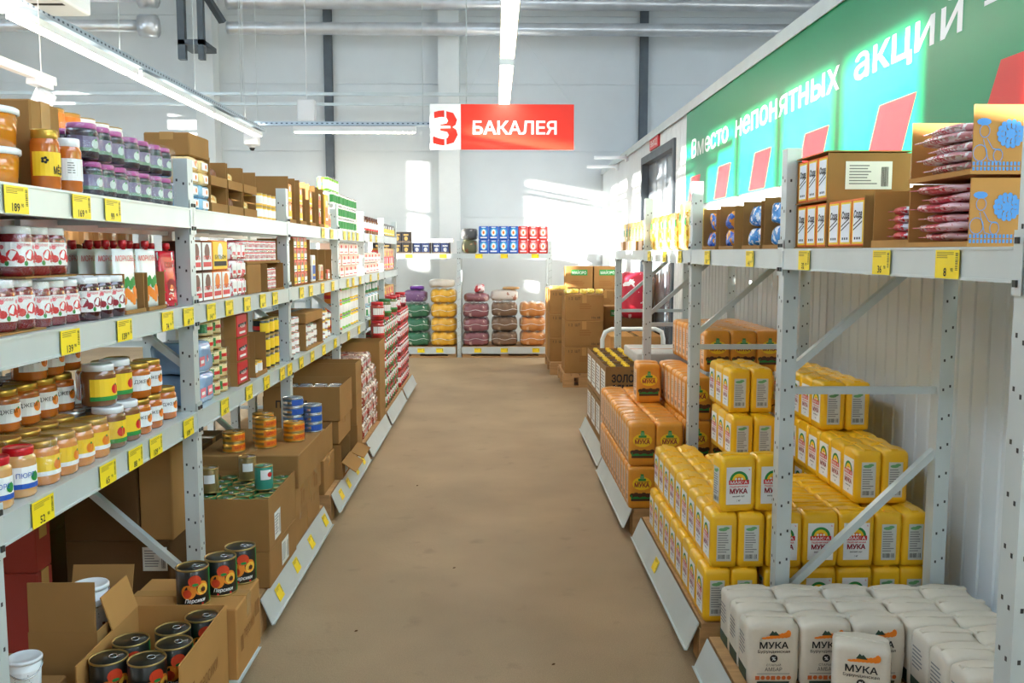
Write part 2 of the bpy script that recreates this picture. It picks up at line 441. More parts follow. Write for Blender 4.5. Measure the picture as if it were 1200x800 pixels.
b = MB(); b.tube([(-3.85, 13.5, 4.68), (-3.8, 13.5, 4.68), (8, 13.5, 4.68)], .09, PIPE, 12); tag(b.obj('insulated_pipe'), 'lower foil wrapped pipe along the back wall, right part', 'pipe')
b = MB(); b.tube([(-9, 12.85, 4.95), (-4.6, 12.85, 4.95)], .09, PIPE, 12); b.tube([(-4.85, 12.85, 4.95), (-4.62, 12.85, 4.95)], .16, PIPE, 12); tag(b.obj('insulated_pipe'), 'upper foil wrapped pipe left of the steel bracket', 'pipe')
b = MB(); b.tube([(-9, 12.85, 4.55), (-4.6, 12.85, 4.55)], .08, PIPE, 12); b.tube([(-4.85, 12.85, 4.55), (-4.62, 12.85, 4.55)], .15, PIPE, 12); tag(b.obj('insulated_pipe'), 'lower foil wrapped pipe left of the steel bracket', 'pipe')
r = empty('pipe_bracket', (-4.3, 13.15, 4.25))
m = MB(); m.box(-.12, -.02, -.1, .0, -.1, 2.149, DARKSTEEL); m.box(.16, .24, -.1, .0, -.1, 2.149, DARKSTEEL); m.obj('post', r)
m = MB(); m.bar((.2, -.05, .9), (.4, .3, .5), .1, .06, DARKSTEEL); m.bar((.2, -.05, 1.6), (.4, .3, 1.2), .1, .06, DARKSTEEL); m.box(-.12, .24, -.1, .5, .1, .17, DARKSTEEL); m.obj('brace', r)
tag(r, 'dark steel bracket carrying the foil pipes on the white column', 'bracket')
for z, x0, t, lb in ((3.72, -9, .022, 'upper thin steel rod crossing before the back wall'), (3.56, -9, .018, 'lower thin steel rod crossing before the back wall')):
    yr = 13.3 if z > 3.6 else 13.2; b = MB(); b.bar((x0, yr, z), (.1, yr, z), .04, t*2, GALV); b.tube([(-3.6, yr, z), (-3.6, yr, 6.4)], .006, GALV, 5); b.tube([(-.4, yr, z), (-.4, yr, 6.4)], .006, GALV, 5)
    tag(b.obj('steel_rod'), lb, 'rod')
r = empty('cable_tray', (-3.6, 12.9, 3.22))
m = MB(); m.box(0, 2.9, -.05, .05, 0, .05, SLOTX); m.obj('channel', r)
for xx in (.3, 2.6): m = MB(); m.tube([(xx, 0, .05), (xx, 0, 3.18)], .004, GALV, 5); m.obj('hanging_rod', r)
tag(r, 'perforated cable tray running across behind the red sign', 'cable tray')
r = empty('linear_lamp', (-1.95, 12.9, 3.12))
m = MB(); m.box(-.85, .85, -.055, .055, .012, .09, WHITEPAINT); m.obj('housing', r)
m = MB(); m.box(-.83, .83, -.045, .045, 0, .012, GLOW); m.obj('diffuser', r)
tag(r, 'strip lamp hung crosswise left of the red sign', 'lamp', 'strip lamps')
r = empty('security_camera', (-3.28, 12.5, 2.9))
m = MB(); m.rbox(-.09, .09, -.1, .1, 0, .16, PLASTW, .02); m.obj('housing', r)
m = MB(); m.lathe([(.03, -.03), (.055, 0), (.055, .03)], PLASTW, 14); m.obj('base', r)
m = MB(); m.lathe([(.0, -.07), (.025, -.065), (.04, -.03)], INK, 12); m.obj('lens', r)
m = MB(); m.tube([(0, 0, .15), (0, 0, .2)], .01, GALV, 6); m.obj('stem', r)
tag(r, 'small white security camera at the lamp row end', 'camera')
r = empty('junction_box', (-2.62, 12.93, 3.272))
m = MB(); m.rbox(-.12, .12, -.08, .08, 0, .3, PLASTW, .015); m.obj('body', r)
m = MB(); m.tube([(0, 0, .3), (0, 0, 3.1)], .006, PLASTW, 6); m.obj('cable', r)
tag(r, 'white junction box on the crosswise cable tray', 'box')
# track with spotlight, upper left
r = empty('spotlight_track', (-2.48, 4.9, 2.42))
m = MB(); m.bar((0, -1.6, .0), (0, .35, .0), .04, .045, PLASTW); m.obj('rail', r)
m = MB(); m.tube([(0, .22, .02), (0, .22, 3.98)], .003, PLASTW, 5); m.obj('hanging_wire', r)
m = MB(); m.box(-.025, .025, .1, .3, -.055, -.022, PLASTW); m.obj('adapter', r)
m = MB(); m.lathe([(.0, -.1), (.05, -.1), (.055, -.095), (.055, .09), (.04, .1)], PLASTW, 18, Matrix.Translation((-.02, .22, -.16)) @ Matrix.Rotation(R(28), 4, 'Y')); m.obj('lamp_head', r)
tag(r, 'white track with a cylinder spotlight at upper left', 'spotlight')
r = empty('ceiling_cassette', (-2.86, 6.0, 3.06))
m = MB(); m.rbox(-.15, .12, -.4, .4, .0, .2, PLASTW, .02); m.obj('body', r)
m = MB()
for k in range(3): m.box(-.02+.05*k, .0+.05*k, -.41, -.402, .03, .05, INK); m.box(-.12, .08, -.34+.2*k, -.3+.2*k, -.003, -.0005, INK)
m.obj('grille', r)
m = MB(); m.tube([(0, 0, .2), (0, 0, 3.34)], .006, GALV, 5); m.obj('hanging_rod', r)
tag(r, 'white air unit with dark slots at the top left', 'air unit')
# hanging aisle sign
SR = mat('sign_red', (226, 44, 22), .4); SW = mat('sign_white', (235, 235, 235), .4)
r = empty('hanging_sign', (.07, 9.0, 2.465))
m = MB(); m.box(-.4, .705, -.006, .006, 0, .435, SR); m.obj('red_panel', r)
m = MB(); m.box(-.7, -.4, -.006, .006, 0, .435, SW); w_ = m.obj('number_panel', r)
m = MB(); m.text('3', .33, SR, face_front(-.006), -.55, .052, bold=.03, width=.24); m.obj('number_lettering', w_)
m = MB(); m.rect(-.56, -.54, .03, .15, SW, face_front(-.008)); m.rect(-.56, -.54, .285, .41, SW, face_front(-.008)); m.rect(-.7, -.5, .205, .225, SW, face_front(-.008)); m.obj('stencil_gap', w_)
m = MB(); m.text('БАКАЛЕЯ', .125, SW, face_front(-.006), .127, .15, bold=.03, width=.82); m.obj('lettering', r)
for xa, xb in ((-.38, -.01), (.68, .11)): m = MB(); m.tube([(xa, 0, .435), (xb, 0, 1.2), (xb, 0, 3.93)], .002, GALV, 5); m.obj('hanging_wire', r)
tag(r, 'red and white hanging aisle sign with number three', 'sign')
# green banner on the right partition
BG = mat('banner_green', (0, 146, 96), .3, var=.04, scale=2); BR = mat('banner_red', (222, 40, 44), .3); BW = mat('banner_white', (238, 244, 240), .3)
BY0, BY1, BZ0, BZ1 = 1.2, 7.86, 1.85, 2.66
r = empty('advert_banner', (XW-.012, 0, 0))
m = MB(); m.box(-.004, .004, BY0, BY1, BZ0, BZ1, BG); m.obj('panel', r)
FX = face_xm(-.004, 0, 0)   # art x runs along -Y
for wd, x0, x1 in (('Вместо', -7.63, -6.45), ('непонятных', -6.25, -4.38), ('акций', -4.2, -3.24), ('–', -3.1, -2.97)):
    m = MB(); m.text(wd, .15, BW, FX, x0, 2.245, align='l', width=x1-x0, bold=.012); m.obj('lettering', r)
for k in range(7):
    y1 = 7.75-.93*k; m = MB()
    m.add([(-y1, BZ0+.01, 0), (-y1+.34, BZ0+.01, 0), (-y1+.46, BZ0+.24, 0), (-y1+.12, BZ0+.24, 0)], [(0, 1, 2, 3)], BR, FX); m.obj('red_stripe', r)
tag(r, 'long green banner with white lettering on the right wall', 'banner')
# small red exit sign over the doorway, two bars beside it
m = MB(); m.box(XW-.02, XW, 9.2, 9.7, 2.53, 2.65, RED); m.text('ВЫХОД', .06, WHITEPR, face_xm(XW-.02), -9.45, 2.56, bold=.02, width=.36); tag(m.obj('exit_sign'), 'small red sign above the doorway in the right wall', 'sign')
for y, z, lb in ((11.4, 2.62, 'upper thin white bar sticking out of the far right wall'), (12.3, 2.59, 'lower thin white bar sticking out of the far right wall')):
    m = MB(); m.box(XW-.42, XW, y-.02, y+.02, z, z+.035, PLASTW); m.box(XW-.03, XW, y-.05, y+.05, z-.03, z+.065, PLASTW); tag(m.obj('wall_bar'), lb, 'bar')

# ------------------------------------------------------------------ racks
def rack(name, label, face, depth, ys, top, shelves, side, wall_beams=True, xaxis=False, braces=True):
    """side -1: goods lie towards -X from the face; xaxis: the rack runs along X instead (its face looks to -Y)"""
    r = empty(name, (0, 0, 0))
    s = side
    def fx(d): return face + s*d
    def pb(m, a0, a1, d0, d1, z0, z1, mt):
        x0, x1 = sorted((fx(d0), fx(d1)))
        if xaxis: m.box(a0, a1, x0, x1, z0, z1, mt)
        else: m.box(x0, x1, a0, a1, z0, z1, mt)
    for i, y in enumerate(ys):
        for d in (0, depth-.05):
            m = MB()
            y0 = y-.0275
            pb(m, y0, y0+.055, d, d+.004, 0, top, GALV); pb(m, y0, y0+.004, d+.004, d+.05, 0, top, GALV); pb(m, y0+.051, y0+.055, d+.004, d+.05, 0, top, GALV)
            pb(m, y0+.004, y0+.018, d+.046, d+.05, 0, top, GALV); pb(m, y0+.037, y0+.051, d+.046, d+.05, 0, top, GALV)
            pb(m, y0-.004, y0+.059, d-.002, d+.06, 0, .006, GALV)
            z = .1
            while z < top-.02:
                for q, zz in ((.014, z), (.037, z+.012)):
                    if d == 0: pb(m, y0+q, y0+q+.006, -.0008, 0, zz, zz+.009, BOLT)
                    if not xaxis: pb(m, y0-.0008, y0, d+q-.002, d+q+.004, zz, zz+.009, BOLT)
                z += .1
            m.obj('upright', r)
        m = MB()
        zs = [.12, .62, 1.12, 1.62] if top > 1.75 else [.12, .6, 1.05, 1.45]
        zz = [.2, .75, 1.3]
        def pt(d, z): return (y, fx(d), z) if xaxis else (fx(d), y, z)
        m.bar(pt(.03, zz[0]), pt(depth-.03, zz[0]), .024, .024, GALV); m.bar(pt(.03, 1.0 if s > 0 else 1.36), pt(depth-.03, 1.0 if s > 0 else 1.36), .024, .024, GALV)
        m.bar(pt(.03, .28), pt(depth-.03, .80), .028, .024, GALV); m.bar(pt(.03, 1.06), pt(depth-.03, 1.52), .028, .024, GALV)
        m.obj('frame_brace', r)
    for i in range(len(ys)-1):
        a, c = ys[i]+.028, ys[i+1]-.028
        for z in shelves:
            for d in (-.004, depth-.032):
                m = MB()
                pb(m, a, c, d, d+.003, z-.068, z, GALV); pb(m, a, c, d+.003, d+.036, z-.003, z, GALV); pb(m, a, c, d+.003, d+.03, z-.068, z-.064, GALV)
                pb(m, a, c, d-.003, d, z-.068, z-.062, GALV); pb(m, a, c, d-.003, d, z-.006, z, GALV)
                if d < 0:
                    for e0 in (a-.03, c): pb(m, e0, e0+.03, d-.002, d, z-.09, z+.03, GALV); pb(m, e0+.01, e0+.022, d-.006, d-.002, z-.075, z-.062, BOLT); pb(m, e0+.01, e0+.022, d-.006, d-.002, z+.005, z+.017, BOLT)
                m.obj('beam', r)
            m = MB(); pb(m, a, c, .033, depth-.033, z-.012, z-.001, GALV)
            k = a+.25
            while k < c: pb(m, k, k+.03, .033, depth-.033, z-.05, z-.012, GALV); k += .35
            m.obj('shelf_panel', r)
    return tag(r, label, 'rack')
LY = [-2.5, -1.04, .42, 1.885, 3.21, 4.685, 6.17, 7.385, 8.69, 9.80]
RY = [1.636, 3.037, 4.459, 5.857, 7.246]
LX, RX = -1.06, .965
Z1, Z2, Z3 = 1.62, 1.285, .907
ZR = 1.48
rack('shelving_rack', 'long grey steel rack with three shelves along the left side', LX, .63, LY, 1.79, (Z1, Z2, Z3), -1)
rack('shelving_rack', 'grey steel rack with one high shelf along the right side', RX, .59, RY, 1.81, (ZR,), 1)
EY = 12.6
rack('shelving_rack', 'grey steel rack across the end of the aisle', EY, .6, [-1.72, -.5, .77], 1.62, (1.446,), 1, xaxis=True)
rack('shelving_rack', 'grey steel rack of the next aisle, seen through the left rack', -2.36, .6, LY, 1.79, (Z2, .75), 1)
# ------------------------------------------------------------------ goods: shapes
def glass(name, rgb, **k): return mat(name, rgb, .12, coat=.7, var=k.pop('var', .12), scale=k.pop('scale', 22), **k)
HONEY = glass('honey', (214, 130, 30)); DARKJAM = glass('dark_berry_jam', (40, 26, 44)); REDJAM = glass('red_berry_jam', (120, 16, 28)); CHERRY = glass('cherry_jam', (62, 10, 20))
APRI = glass('apricot_puree', (222, 142, 70)); BROWNJ = glass('brown_jam', (130, 84, 50)); AMBER = glass('amber_jam', (196, 104, 32)); PICKLE = glass('pickles', (92, 104, 44)); TOMJ = glass('tomatoes', (168, 44, 34)); PUREE = glass('pale_puree', (214, 160, 100))
def multi(name, cols, scale=30, rough=.4, coat=0):
    if name in MATS: return MATS[name]
    m = mat(name, cols[0], rough, coat=coat, var=.01, scale=scale); t = m.node_tree
    rp = [n for n in t.nodes if n.type == 'VALTORGB'][0].color_ramp; rp.interpolation = 'CONSTANT'
    while len(rp.elements) > 1: rp.elements.remove(rp.elements[-1])
    rp.elements[0].position = 0; rp.elements[0].color = (*lin(cols[0]), 1)
    for i, c in enumerate(cols[1:]):
        e = rp.elements.new(.38+.26*i/max(1, len(cols)-2) if len(cols) > 2 else .5); e.color = (*lin(c), 1)
    return m
def jar_body(m, r, h, content, seg=18):
    m.lathe([(r*.5, .002), (r*.9, 0), (r, .006), (r, h*.74), (r*.97, h*.79), (r*.86, h*.85), (r*.84, h*.87)], content, seg)
def jar_lid(m, r, h, lid, seg=18):
    m.lathe([(r*.87, h*.84), (r*.9, h*.85), (r*.9, h*.97), (r*.86, h*.995), (r*.8, h*.995), (r*.78, h*.985), (r*.3, h*.985)], lid, seg)
def art_jam(fruit, txt, extra=None):
    def f(a, r, h):
        strip(a, -r*2.2, r*2.2, h*.2, h*.68, WHITEPR, 16)
        for x in (-r*1.75, -r*.85, r*.15, r*1.15):
            a.disc(x+r*.1, h*.42, r*.34, fruit, None, 9, z=.0005); a.disc(x+r*.5, h*.34, r*.24, fruit, None, 8, z=.0006); a.disc(x+r*.45, h*.58, r*.13, PINK, None, 8, z=.0006); a.disc(x-r*.2, h*.26, r*.12, GREEN, None, 7, ry=r*.16, z=.0007)
            a.rect(x-r*.2, x+r*.45, h*.28, h*.35, fruit, z=.0008); a.rect(x-r*.15, x+r*.35, h*.3, h*.325, WHITEPR, z=.001)
        if txt: a.text(txt, h*.07, RED, None, -r*.1, h*.6, z=.0008, width=r*.8)
    return f
def art_band(bg, stripe, txt=None, tc=None, dot=None, z0=.22, z1=.66, half=1.1):
    def f(a, r, h):
        strip(a, -r*half, r*half, h*z0, h*z1, bg, 8)
        if stripe: strip(a, -r*half, r*half, h*z0, h*(z0+.1), stripe, 8, z=.0004)
        if dot: a.disc(r*.45, h*(z0+z1)/2, r*.3, dot, None, 10, z=.0006); a.disc(r*.5, h*(z0+z1)/2+r*.26, r*.08, GREEN, None, 6, z=.0008)
        if txt: a.text(txt, h*.1, tc or INK, None, -r*.15, h*(z0+.22), z=.0007, width=r*1.1)
    return f
def jar(name, cat, r, h, content, lid, art, one=False):
    t = T(name, cat); m = MB(); jar_body(m, r, h, content)
    a = MB(); art(a, r, h); a = wrap(a, r)
    if one:
        jar_lid(m, r, h, lid); m.add(a.v, [], INK)
        b0 = len(m.v)-len(a.v)
        for f, k, s_ in zip(a.f, a.mi, a.sm): m.f.append([i+b0 for i in f]); m.mi.append(m.idx(a.mats[k])); m.sm.append(s_)
        t.part('body', m); return t
    t.part('glass_jar', m); l = MB(); jar_lid(l, r, h, lid); t.part('lid', l); t.part('paper_label', a)
    return t
def merge(dst, src, M=None):
    b0 = len(dst.v); dst.v += [tuple(M @ Vector(v)) if M is not None else v for v in src.v]
    mp = [dst.idx(x) for x in src.mats]
    for f, k, s_ in zip(src.f, src.mi, src.sm): dst.f.append([i+b0 for i in f]); dst.mi.append(mp[k]); dst.sm.append(s_)
    return dst
def film_box(dx, dy, dz, seed=0, amp=.004, e=10):
    bm = bmesh.new(); bmesh.ops.create_cube(bm, size=1)
    bmesh.ops.subdivide_edges(bm, edges=bm.edges[:], cuts=5, use_grid_fill=True)
    for v in bm.verts:
        u = v.co*2; k = (abs(u.x)**e+abs(u.y)**e+abs(u.z)**e)**(1/e)
        u = u/k; p = Vector((u.x*dx/2, u.y*dy/2, u.z*dz/2))
        n = noise.noise_vector(p*22+Vector((seed*3.1, seed*7.7, 0)))
        v.co = p + n*amp + Vector((0, 0, dz/2)); v.co.z = max(0, min(dz+amp*.3, v.co.z))
    m = MB(); m.bm(bm, FILM, None, True); return m
def jar_pack(name, cat, nx, ny, r, h, content, lid, art, facing=(1, 0), seed=0, film=True, layers=1, tray=False):
    """a shrink-wrapped pack; jars are its parts, each with its lid"""
    t = T(name, cat); z0 = 0
    body = MB(); jar_body(body, r, h, content, 14); a = MB(); art(a, r, h); a = wrap(a, r)
    ang = math.atan2(facing[0], -facing[1])
    merge(body, a, Matrix.Rotation(ang, 4, 'Z')); ld = MB(); jar_lid(ld, r, h, lid, 14)
    if tray:
        m = MB(); m.box(-nx*r-.006, nx*r+.006, -ny*r-.006, ny*r+.006, 0, .004, CARD); t.part('tray', m); z0 = .0045
    for i in range(nx):
        for j in range(ny):
            M = Matrix.Translation(((i-(nx-1)/2)*2*r*1.01, (j-(ny-1)/2)*2*r*1.01, z0))
            k = t.part('jar', merge(MB(), body, M)); t.part('lid', merge(MB(), ld, M), None, k)
    if film: t.part('film_wrap', film_box(nx*2*r+.008, ny*2*r+.008, h+.004+z0, seed), 'clear shrink film wrap')
    return t
def can_mb(r, h, paint, art=None, metal=GOLD, seg=20, pull=True):
    m = MB(); m.lathe([(r*.96, .002), (r*.98, .004), (r*.98, h-.004), (r*.96, h-.003)], paint, seg)
    if art: a = MB(); art(a, r*.98, h); merge(m, wrap(a, r*.98))
    m.lathe([(r*.9, 0), (r, 0), (r, .004), (r*.97, .006)], metal, seg)
    l = MB()
    l.lathe([(r*.97, h-.006), (r, h-.004), (r, h), (r*.94, h), (r*.92, h-.004), (r*.6, h-.005), (r*.58, h-.0035), (r*.3, h-.0035)], metal, seg)
    p = MB()
    if pull:
        p.tube([(r*.45*math.cos(q)*.5+r*.25, r*.45*math.sin(q)*.55, h-.001) for q in [i*PI/5 for i in range(10)]], .0016, GLINT, 5, True); p.box(r*.4, r*.75, -.004, .004, h-.0035, h-.001, GLINT)
    return m, l, p
def can(name, cat, r, h, paint, art=None, metal=GOLD, one=False):
    t = T(name, cat); m, l, p = can_mb(r, h, paint, art, metal, 14 if one else 22, not one)
    if one: t.part('body', merge(m, l)); return t
    t.part('body', m); k = t.part('lid', l, 'metal can lid'); t.part('ring_pull', p, None, k); return t
def pillow_map(u, hx, hy, hz, p):
    k = (abs(u[0])**p+abs(u[1])**p+abs(u[2])**p)**(1/p)
    return Vector((u[0]/k*hx, u[1]/k*hy, u[2]/k*hz))
def pillow(dx, dy, dz, m, p=9, cuts=5, amp=0.0, freq=30, seed=0):
    bm = bmesh.new(); bmesh.ops.create_cube(bm, size=1); bmesh.ops.subdivide_edges(bm, edges=bm.edges[:], cuts=cuts, use_grid_fill=True)
    for v in bm.verts:
        q = pillow_map(v.co*2, dx/2, dy/2, dz/2, p)
        if amp: q = q + noise.noise_vector(q*freq+Vector((seed*5.3, 1.7*seed, 2.2)))*amp
        q.z = max(-dz/2, min(dz/2, q.z)); v.co = q + Vector((0, 0, dz/2))
    b = MB(); b.bm(bm, m, None, True); return b
def pillow_art(mb, dx, dy, dz, p, face, e=.0012):
    """lays flat art (origin at the face's centre) on a pillow's face: '-y' '+y' '-x' '+x'"""
    o = MB(); o.f = mb.f; o.mi = mb.mi; o.sm = mb.sm; o.mats = mb.mats
    for x, y, z in mb.v:
        if face in ('-y', '+y'):
            s = -1 if face == '-y' else 1; q = pillow_map((x/(dx/2), s, y/(dz/2)), dx/2, dy/2, dz/2, p); q = Vector((q.x*(-s), q.y+s*(e+z), q.z))
        else:
            s = -1 if face == '-x' else 1; q = pillow_map((s, x/(dy/2), y/(dz/2)), dx/2, dy/2, dz/2, p); q = Vector((q.x+s*(e+z), q.y*s, q.z))
        o.v.append((q.x, q.y, q.z+dz/2))
    return o
def grid(mb, x0, x1, y0, y1, m, nx=6, ny=6, z=0):
    for j in range(ny): strip(mb, x0, x1, y0+(y1-y0)*j/ny, y0+(y1-y0)*(j+1)/ny, m, nx, z)
# cartons -------------------------------------------------------------
def carton(dx, dy, dz, m=CARD, art=None, sticker=None, tape=True, name='carton'):
    t = T(name, 'box'); b = MB(); b.rbox(-dx/2, dx/2, -dy/2, dy/2, 0, dz, m, .004, 1)
    if dx >= dy: b.box(-dx/2+.003, dx/2-.003, -.0012, .0012, dz, dz+.0006, CARDIN)
    else: b.box(-.0012, .0012, -dy/2+.003, dy/2-.003, dz, dz+.0006, CARDIN)
    t.part('body', b)
    if tape:
        b = MB(); w_ = .024
        if dx >= dy:
            b.box(-dx/2-.0008, dx/2+.0008, -w_, w_, dz+.0005, dz+.0012, TAPE)
            for s in (-1, 1): b.box(min(s*dx/2, s*(dx/2+.0009)), max(s*dx/2, s*(dx/2+.0009)), -w_, w_, dz*.68, dz+.001, TAPE)
        else:
            b.box(-w_, w_, -dy/2-.0008, dy/2+.0008, dz+.0005, dz+.0012, TAPE)
            for s in (-1, 1): b.box(-w_, w_, min(s*dy/2, s*(dy/2+.0009)), max(s*dy/2, s*(dy/2+.0009)), dz*.68, dz+.001, TAPE)
        t.part('tape', b)
    if art: b = MB(); art(b, dx, dy, dz); t.part('printing', b)
    if sticker: b = MB(); sticker(b, dx, dy, dz); t.part('sticker', b, 'white printed sticker')
    return t
def open_carton(dx, dy, dz, m=CARD, h=None, flaps=None, art=None, sticker=None, name='open_carton', th=.004):
    """h: wall heights by side; flaps: {side: (length, angle out from upright)}"""
    t = T(name, 'box'); b = MB(); H = {'-x': dz, '+x': dz, '-y': dz, '+y': dz}; H.update(h or {})
    b.box(-dx/2, dx/2, -dy/2, dy/2, 0, th, m)
    if H['-x']: b.box(-dx/2, -dx/2+th, -dy/2, dy/2, th, H['-x'], m)
    if H['+x']: b.box(dx/2-th, dx/2, -dy/2, dy/2, th, H['+x'], m)
    if H['-y']: b.box(-dx/2+th, dx/2-th, -dy/2, -dy/2+th, th, H['-y'], m)
    if H['+y']: b.box(-dx/2+th, dx/2-th, dy/2-th, dy/2, th, H['+y'], m)
    t.part('body', b)
    for s, (L, a) in (flaps or {}).items():
        b = MB(); sg = 1 if s[0] == '+' else -1
        if s[1] == 'y':
            M = Matrix.Translation((0, sg*(dy/2-th/2), H[s]+.0005)) @ Matrix.Rotation(-sg*a, 4, 'X'); b.box(-dx/2+.003, dx/2-.003, -th/2, th/2, 0, L, m, M)
        else:
            M = Matrix.Translation((sg*(dx/2-th/2), 0, H[s]+.0005)) @ Matrix.Rotation(sg*a, 4, 'Y'); b.box(-th/2, th/2, -dy/2+.003, dy/2-.003, 0, L, m, M)
        t.part('flap', b)
    if art: b = MB(); art(b, dx, dy, dz); t.part('printing', b)
    if sticker: b = MB(); sticker(b, dx, dy, dz); t.part('sticker', b, 'white printed sticker')
    return t
def paper_lines(b, M, x0, x1, y0, y1, n, m=GREYINK, z=.0004, seed=3):
    q = random.Random(seed)
    for i in range(n):
        y = y1-(y1-y0)*(i+.5)/n; b.rect(x0, x0+(x1-x0)*q.uniform(.6, 1), y-(y1-y0)/n*.2, y+(y1-y0)/n*.2, m, M, z)
def barcode(b, M, x0, x1, y0, y1, z=.0005, seed=5, vert=False):
    q = random.Random(seed); s = x0 if not vert else y0; e = x1 if not vert else y1
    while s < e-.001:
        w_ = q.uniform(.0008, .002)
        if vert: b.rect(x0, x1, s, min(e, s+w_), INK, M, z)
        else: b.rect(s, min(e, s+w_), y0, y1, INK, M, z)
        s += w_+q.uniform(.0008, .002)
def sticker_at(Mf, w_, h_, seed=1):
    def f(b, dx, dy, dz):
        M = Mf(dx, dy, dz); b.rect(-w_/2, w_/2, -h_/2, h_/2, PAPER, M); paper_lines(b, M, -w_*.42, w_*.2, -h_*.35, h_*.4, 7, seed=seed); barcode(b, M, w_*.27, w_*.43, -h_*.4, h_*.3, seed=seed)
    return f
def printed(name, cat, dx, dy, dz, side, front=None, left=None, right=None, r=.003, top=None):
    """small product box: front art on -y, left art on -x, right art on +x"""
    t = T(name, cat); b = MB(); b.rbox(-dx/2, dx/2, -dy/2, dy/2, 0, dz, side, r, 1); t.part('body', b)
    b = MB()
    if front: front(b, face_front(-dy/2, 0, dz/2), dx, dz)
    if left: left(b, face_xm(-dx/2, 0, dz/2), dy, dz)
    if right: right(b, face_xp(dx/2, 0, dz/2), dy, dz)
    if b.f: t.part('printing', b)
    return t
def flat1(t):
    """the same kind of thing as one mesh, for places where its parts cannot be made out"""
    n = T(t.name, t.cat); vs = MB()
    for nm, me, lb, un in t.parts:
        if nm == 'film_wrap': continue
        b0 = len(vs.v); vs.v += [tuple(v.co) for v in me.vertices]
        for p in me.polygons: vs.f.append([b0+i for i in p.vertices]); vs.mi.append(vs.idx(me.materials[p.material_index])); vs.sm.append(p.use_smooth)
    n.parts.append(('body', vs.mesh('body'), None, None)); return n

TAGINK = mat('tag_ink', (150, 120, 40), .6)
# price tags -------------------------------------------------------------
_PT = {}
def price_tag(txt, loc, rz, label, w_=.1, h_=.06, tilt=None):
    key = (txt, w_)
    if key not in _PT:
        t = T('price_tag', 'price tag'); b = MB(); b.box(-w_/2, w_/2, -.0012, 0, -h_/2, h_/2, TAGY); t.part('card', b)
        b = MB(); M = face_front(-.0012, 0, 0, .0004)
        paper_lines(b, M, -w_*.44, w_*.3, h_*.2, h_*.44, 4, TAGINK, 0, 2); barcode(b, M, w_*.36, w_*.46, -h_*.2, h_*.4, 0, vert=True)
        if txt: b.text(txt, h_*.3, INK, M, -w_*.06, -h_*.42, bold=.03, width=w_*(.1*len(txt)+.03)); b.text('90', h_*.14, INK, M, w_*.22, -h_*.26, bold=.02)
        t.part('lettering', b); _PT[key] = t
    return _PT[key].place(loc, label, rz=rz, tilt=tilt)
FACE_L, FACE_R = PI/2, -PI/2
# pallets --------------------------------------------------------------
def pallet(x0, x1, y0, y1, rail, label, side=1, top=.15):
    """wooden pallet; rail: -X/+X edge that carries the sloping price rail"""
    r = empty('wooden_pallet', ((x0+x1)/2, (y0+y1)/2, 0)); dx, dy = x1-x0, y1-y0
    b = MB(); n = max(5, int(dx/.15)); 
    for i in range(n): a = -dx/2+dx*i/n; b.box(a+.006, a+dx/n-.006, -dy/2, dy/2, top-.022, top, WOOD)
    b.obj('deck_board', r)
    for yy in (-dy/2+.05, 0, dy/2-.05):
        b = MB(); b.box(-dx/2, dx/2, yy-.05, yy+.05, top-.044, top-.022, WOOD)
        for xx in (-dx/2+.06, 0, dx/2-.06): b.box(xx-.06, xx+.06, yy-.05, yy+.05, .02, top-.044, WOOD)
        b.box(-dx/2, dx/2, yy-.05, yy+.05, 0, .02, WOOD); b.obj('runner', r)
    b = MB(); L = dy-.02; xx = dx/2 if side > 0 else -dx/2; s = side
    pts = [(xx+s*.002, top+.004), (xx+s*.004, top), (xx+s*.045, .045), (xx+s*.043, .047), (xx+s*.058, .047), (xx+s*.047, .043)]
    q = [(xx+s*.003, top-.0005), (xx+s*.046, .050), (xx+s*.054, .052), (xx+s*.054, .048), (xx+s*.043, .046), (xx+s*.0005, top-.004)]
    if rail:
        vs = [(p[0], yy, p[1]) for yy in (-L/2, L/2) for p in q]; k = len(q)
        b.add(vs, [tuple(range(k)), tuple(range(2*k-1, k-1, -1))]+[(i, (i+1) % k, k+(i+1) % k, k+i) for i in range(k)], GALV)
        b.obj('price_rail', r)['label'] = 'sloping grey steel price rail'
    return tag(r, label, 'pallet')
# ------------------------------------------------------------------ right side: flour
def mk_text(b, body, size, m, cx, cy, width, z=.0006, bold=.03): b.text(body, size, m, None, cx, cy, z, width, 0, bold)
YELF = mat('flour_bag_yellow', (248, 190, 28), .34, var=.05, scale=12, bump=.12, bscale=26, coat=.25)
ORF = mat('flour_bag_orange', (234, 154, 48), .36, var=.08, scale=14, bump=.15, bscale=26, coat=.25)
PALEO = mat('flour_bag_pale', (244, 204, 168), .4, var=.08, scale=14, coat=.2)
MAROON = mat('maroon_print', (150, 24, 44), .5); DKBROWN = mat('dark_brown_print', (84, 46, 26), .5); GREYL = mat('grey_label', (206, 206, 198), .5); LIGHTG = mat('light_green_print', (110, 170, 110), .5)
WH = .2
def crumple(dx, dy, dz, m, p, seed, amp):
    """a filled paper bag: flat sides, softly dented, corners pulled in at the folded top"""
    b = pillow(dx, dy, dz, m, p, 8)
    out = []
    for x, y, z in b.v:
        q = Vector((x, y, z)); n = noise.noise_vector(q*17+Vector((seed*3.7, seed*1.3, 4)))*amp + noise.noise_vector(q*45+Vector((seed, 9, 2)))*amp*.35
        edge = max(abs(x)/(dx/2), abs(y)/(dy/2))
        if z > dz*.9: n.z -= .006*abs(x*y)/(dx*dy/4)
        if abs(y) > dy*.4 and z < dz*.93: n.y *= .2
        if abs(x) > dx*.4 and abs(y) < dy*.4 and z < dz*.93: n.x *= .2
        if z < .01: n.z = 0
        out.append(tuple(q+n))
    b.v = out; return b
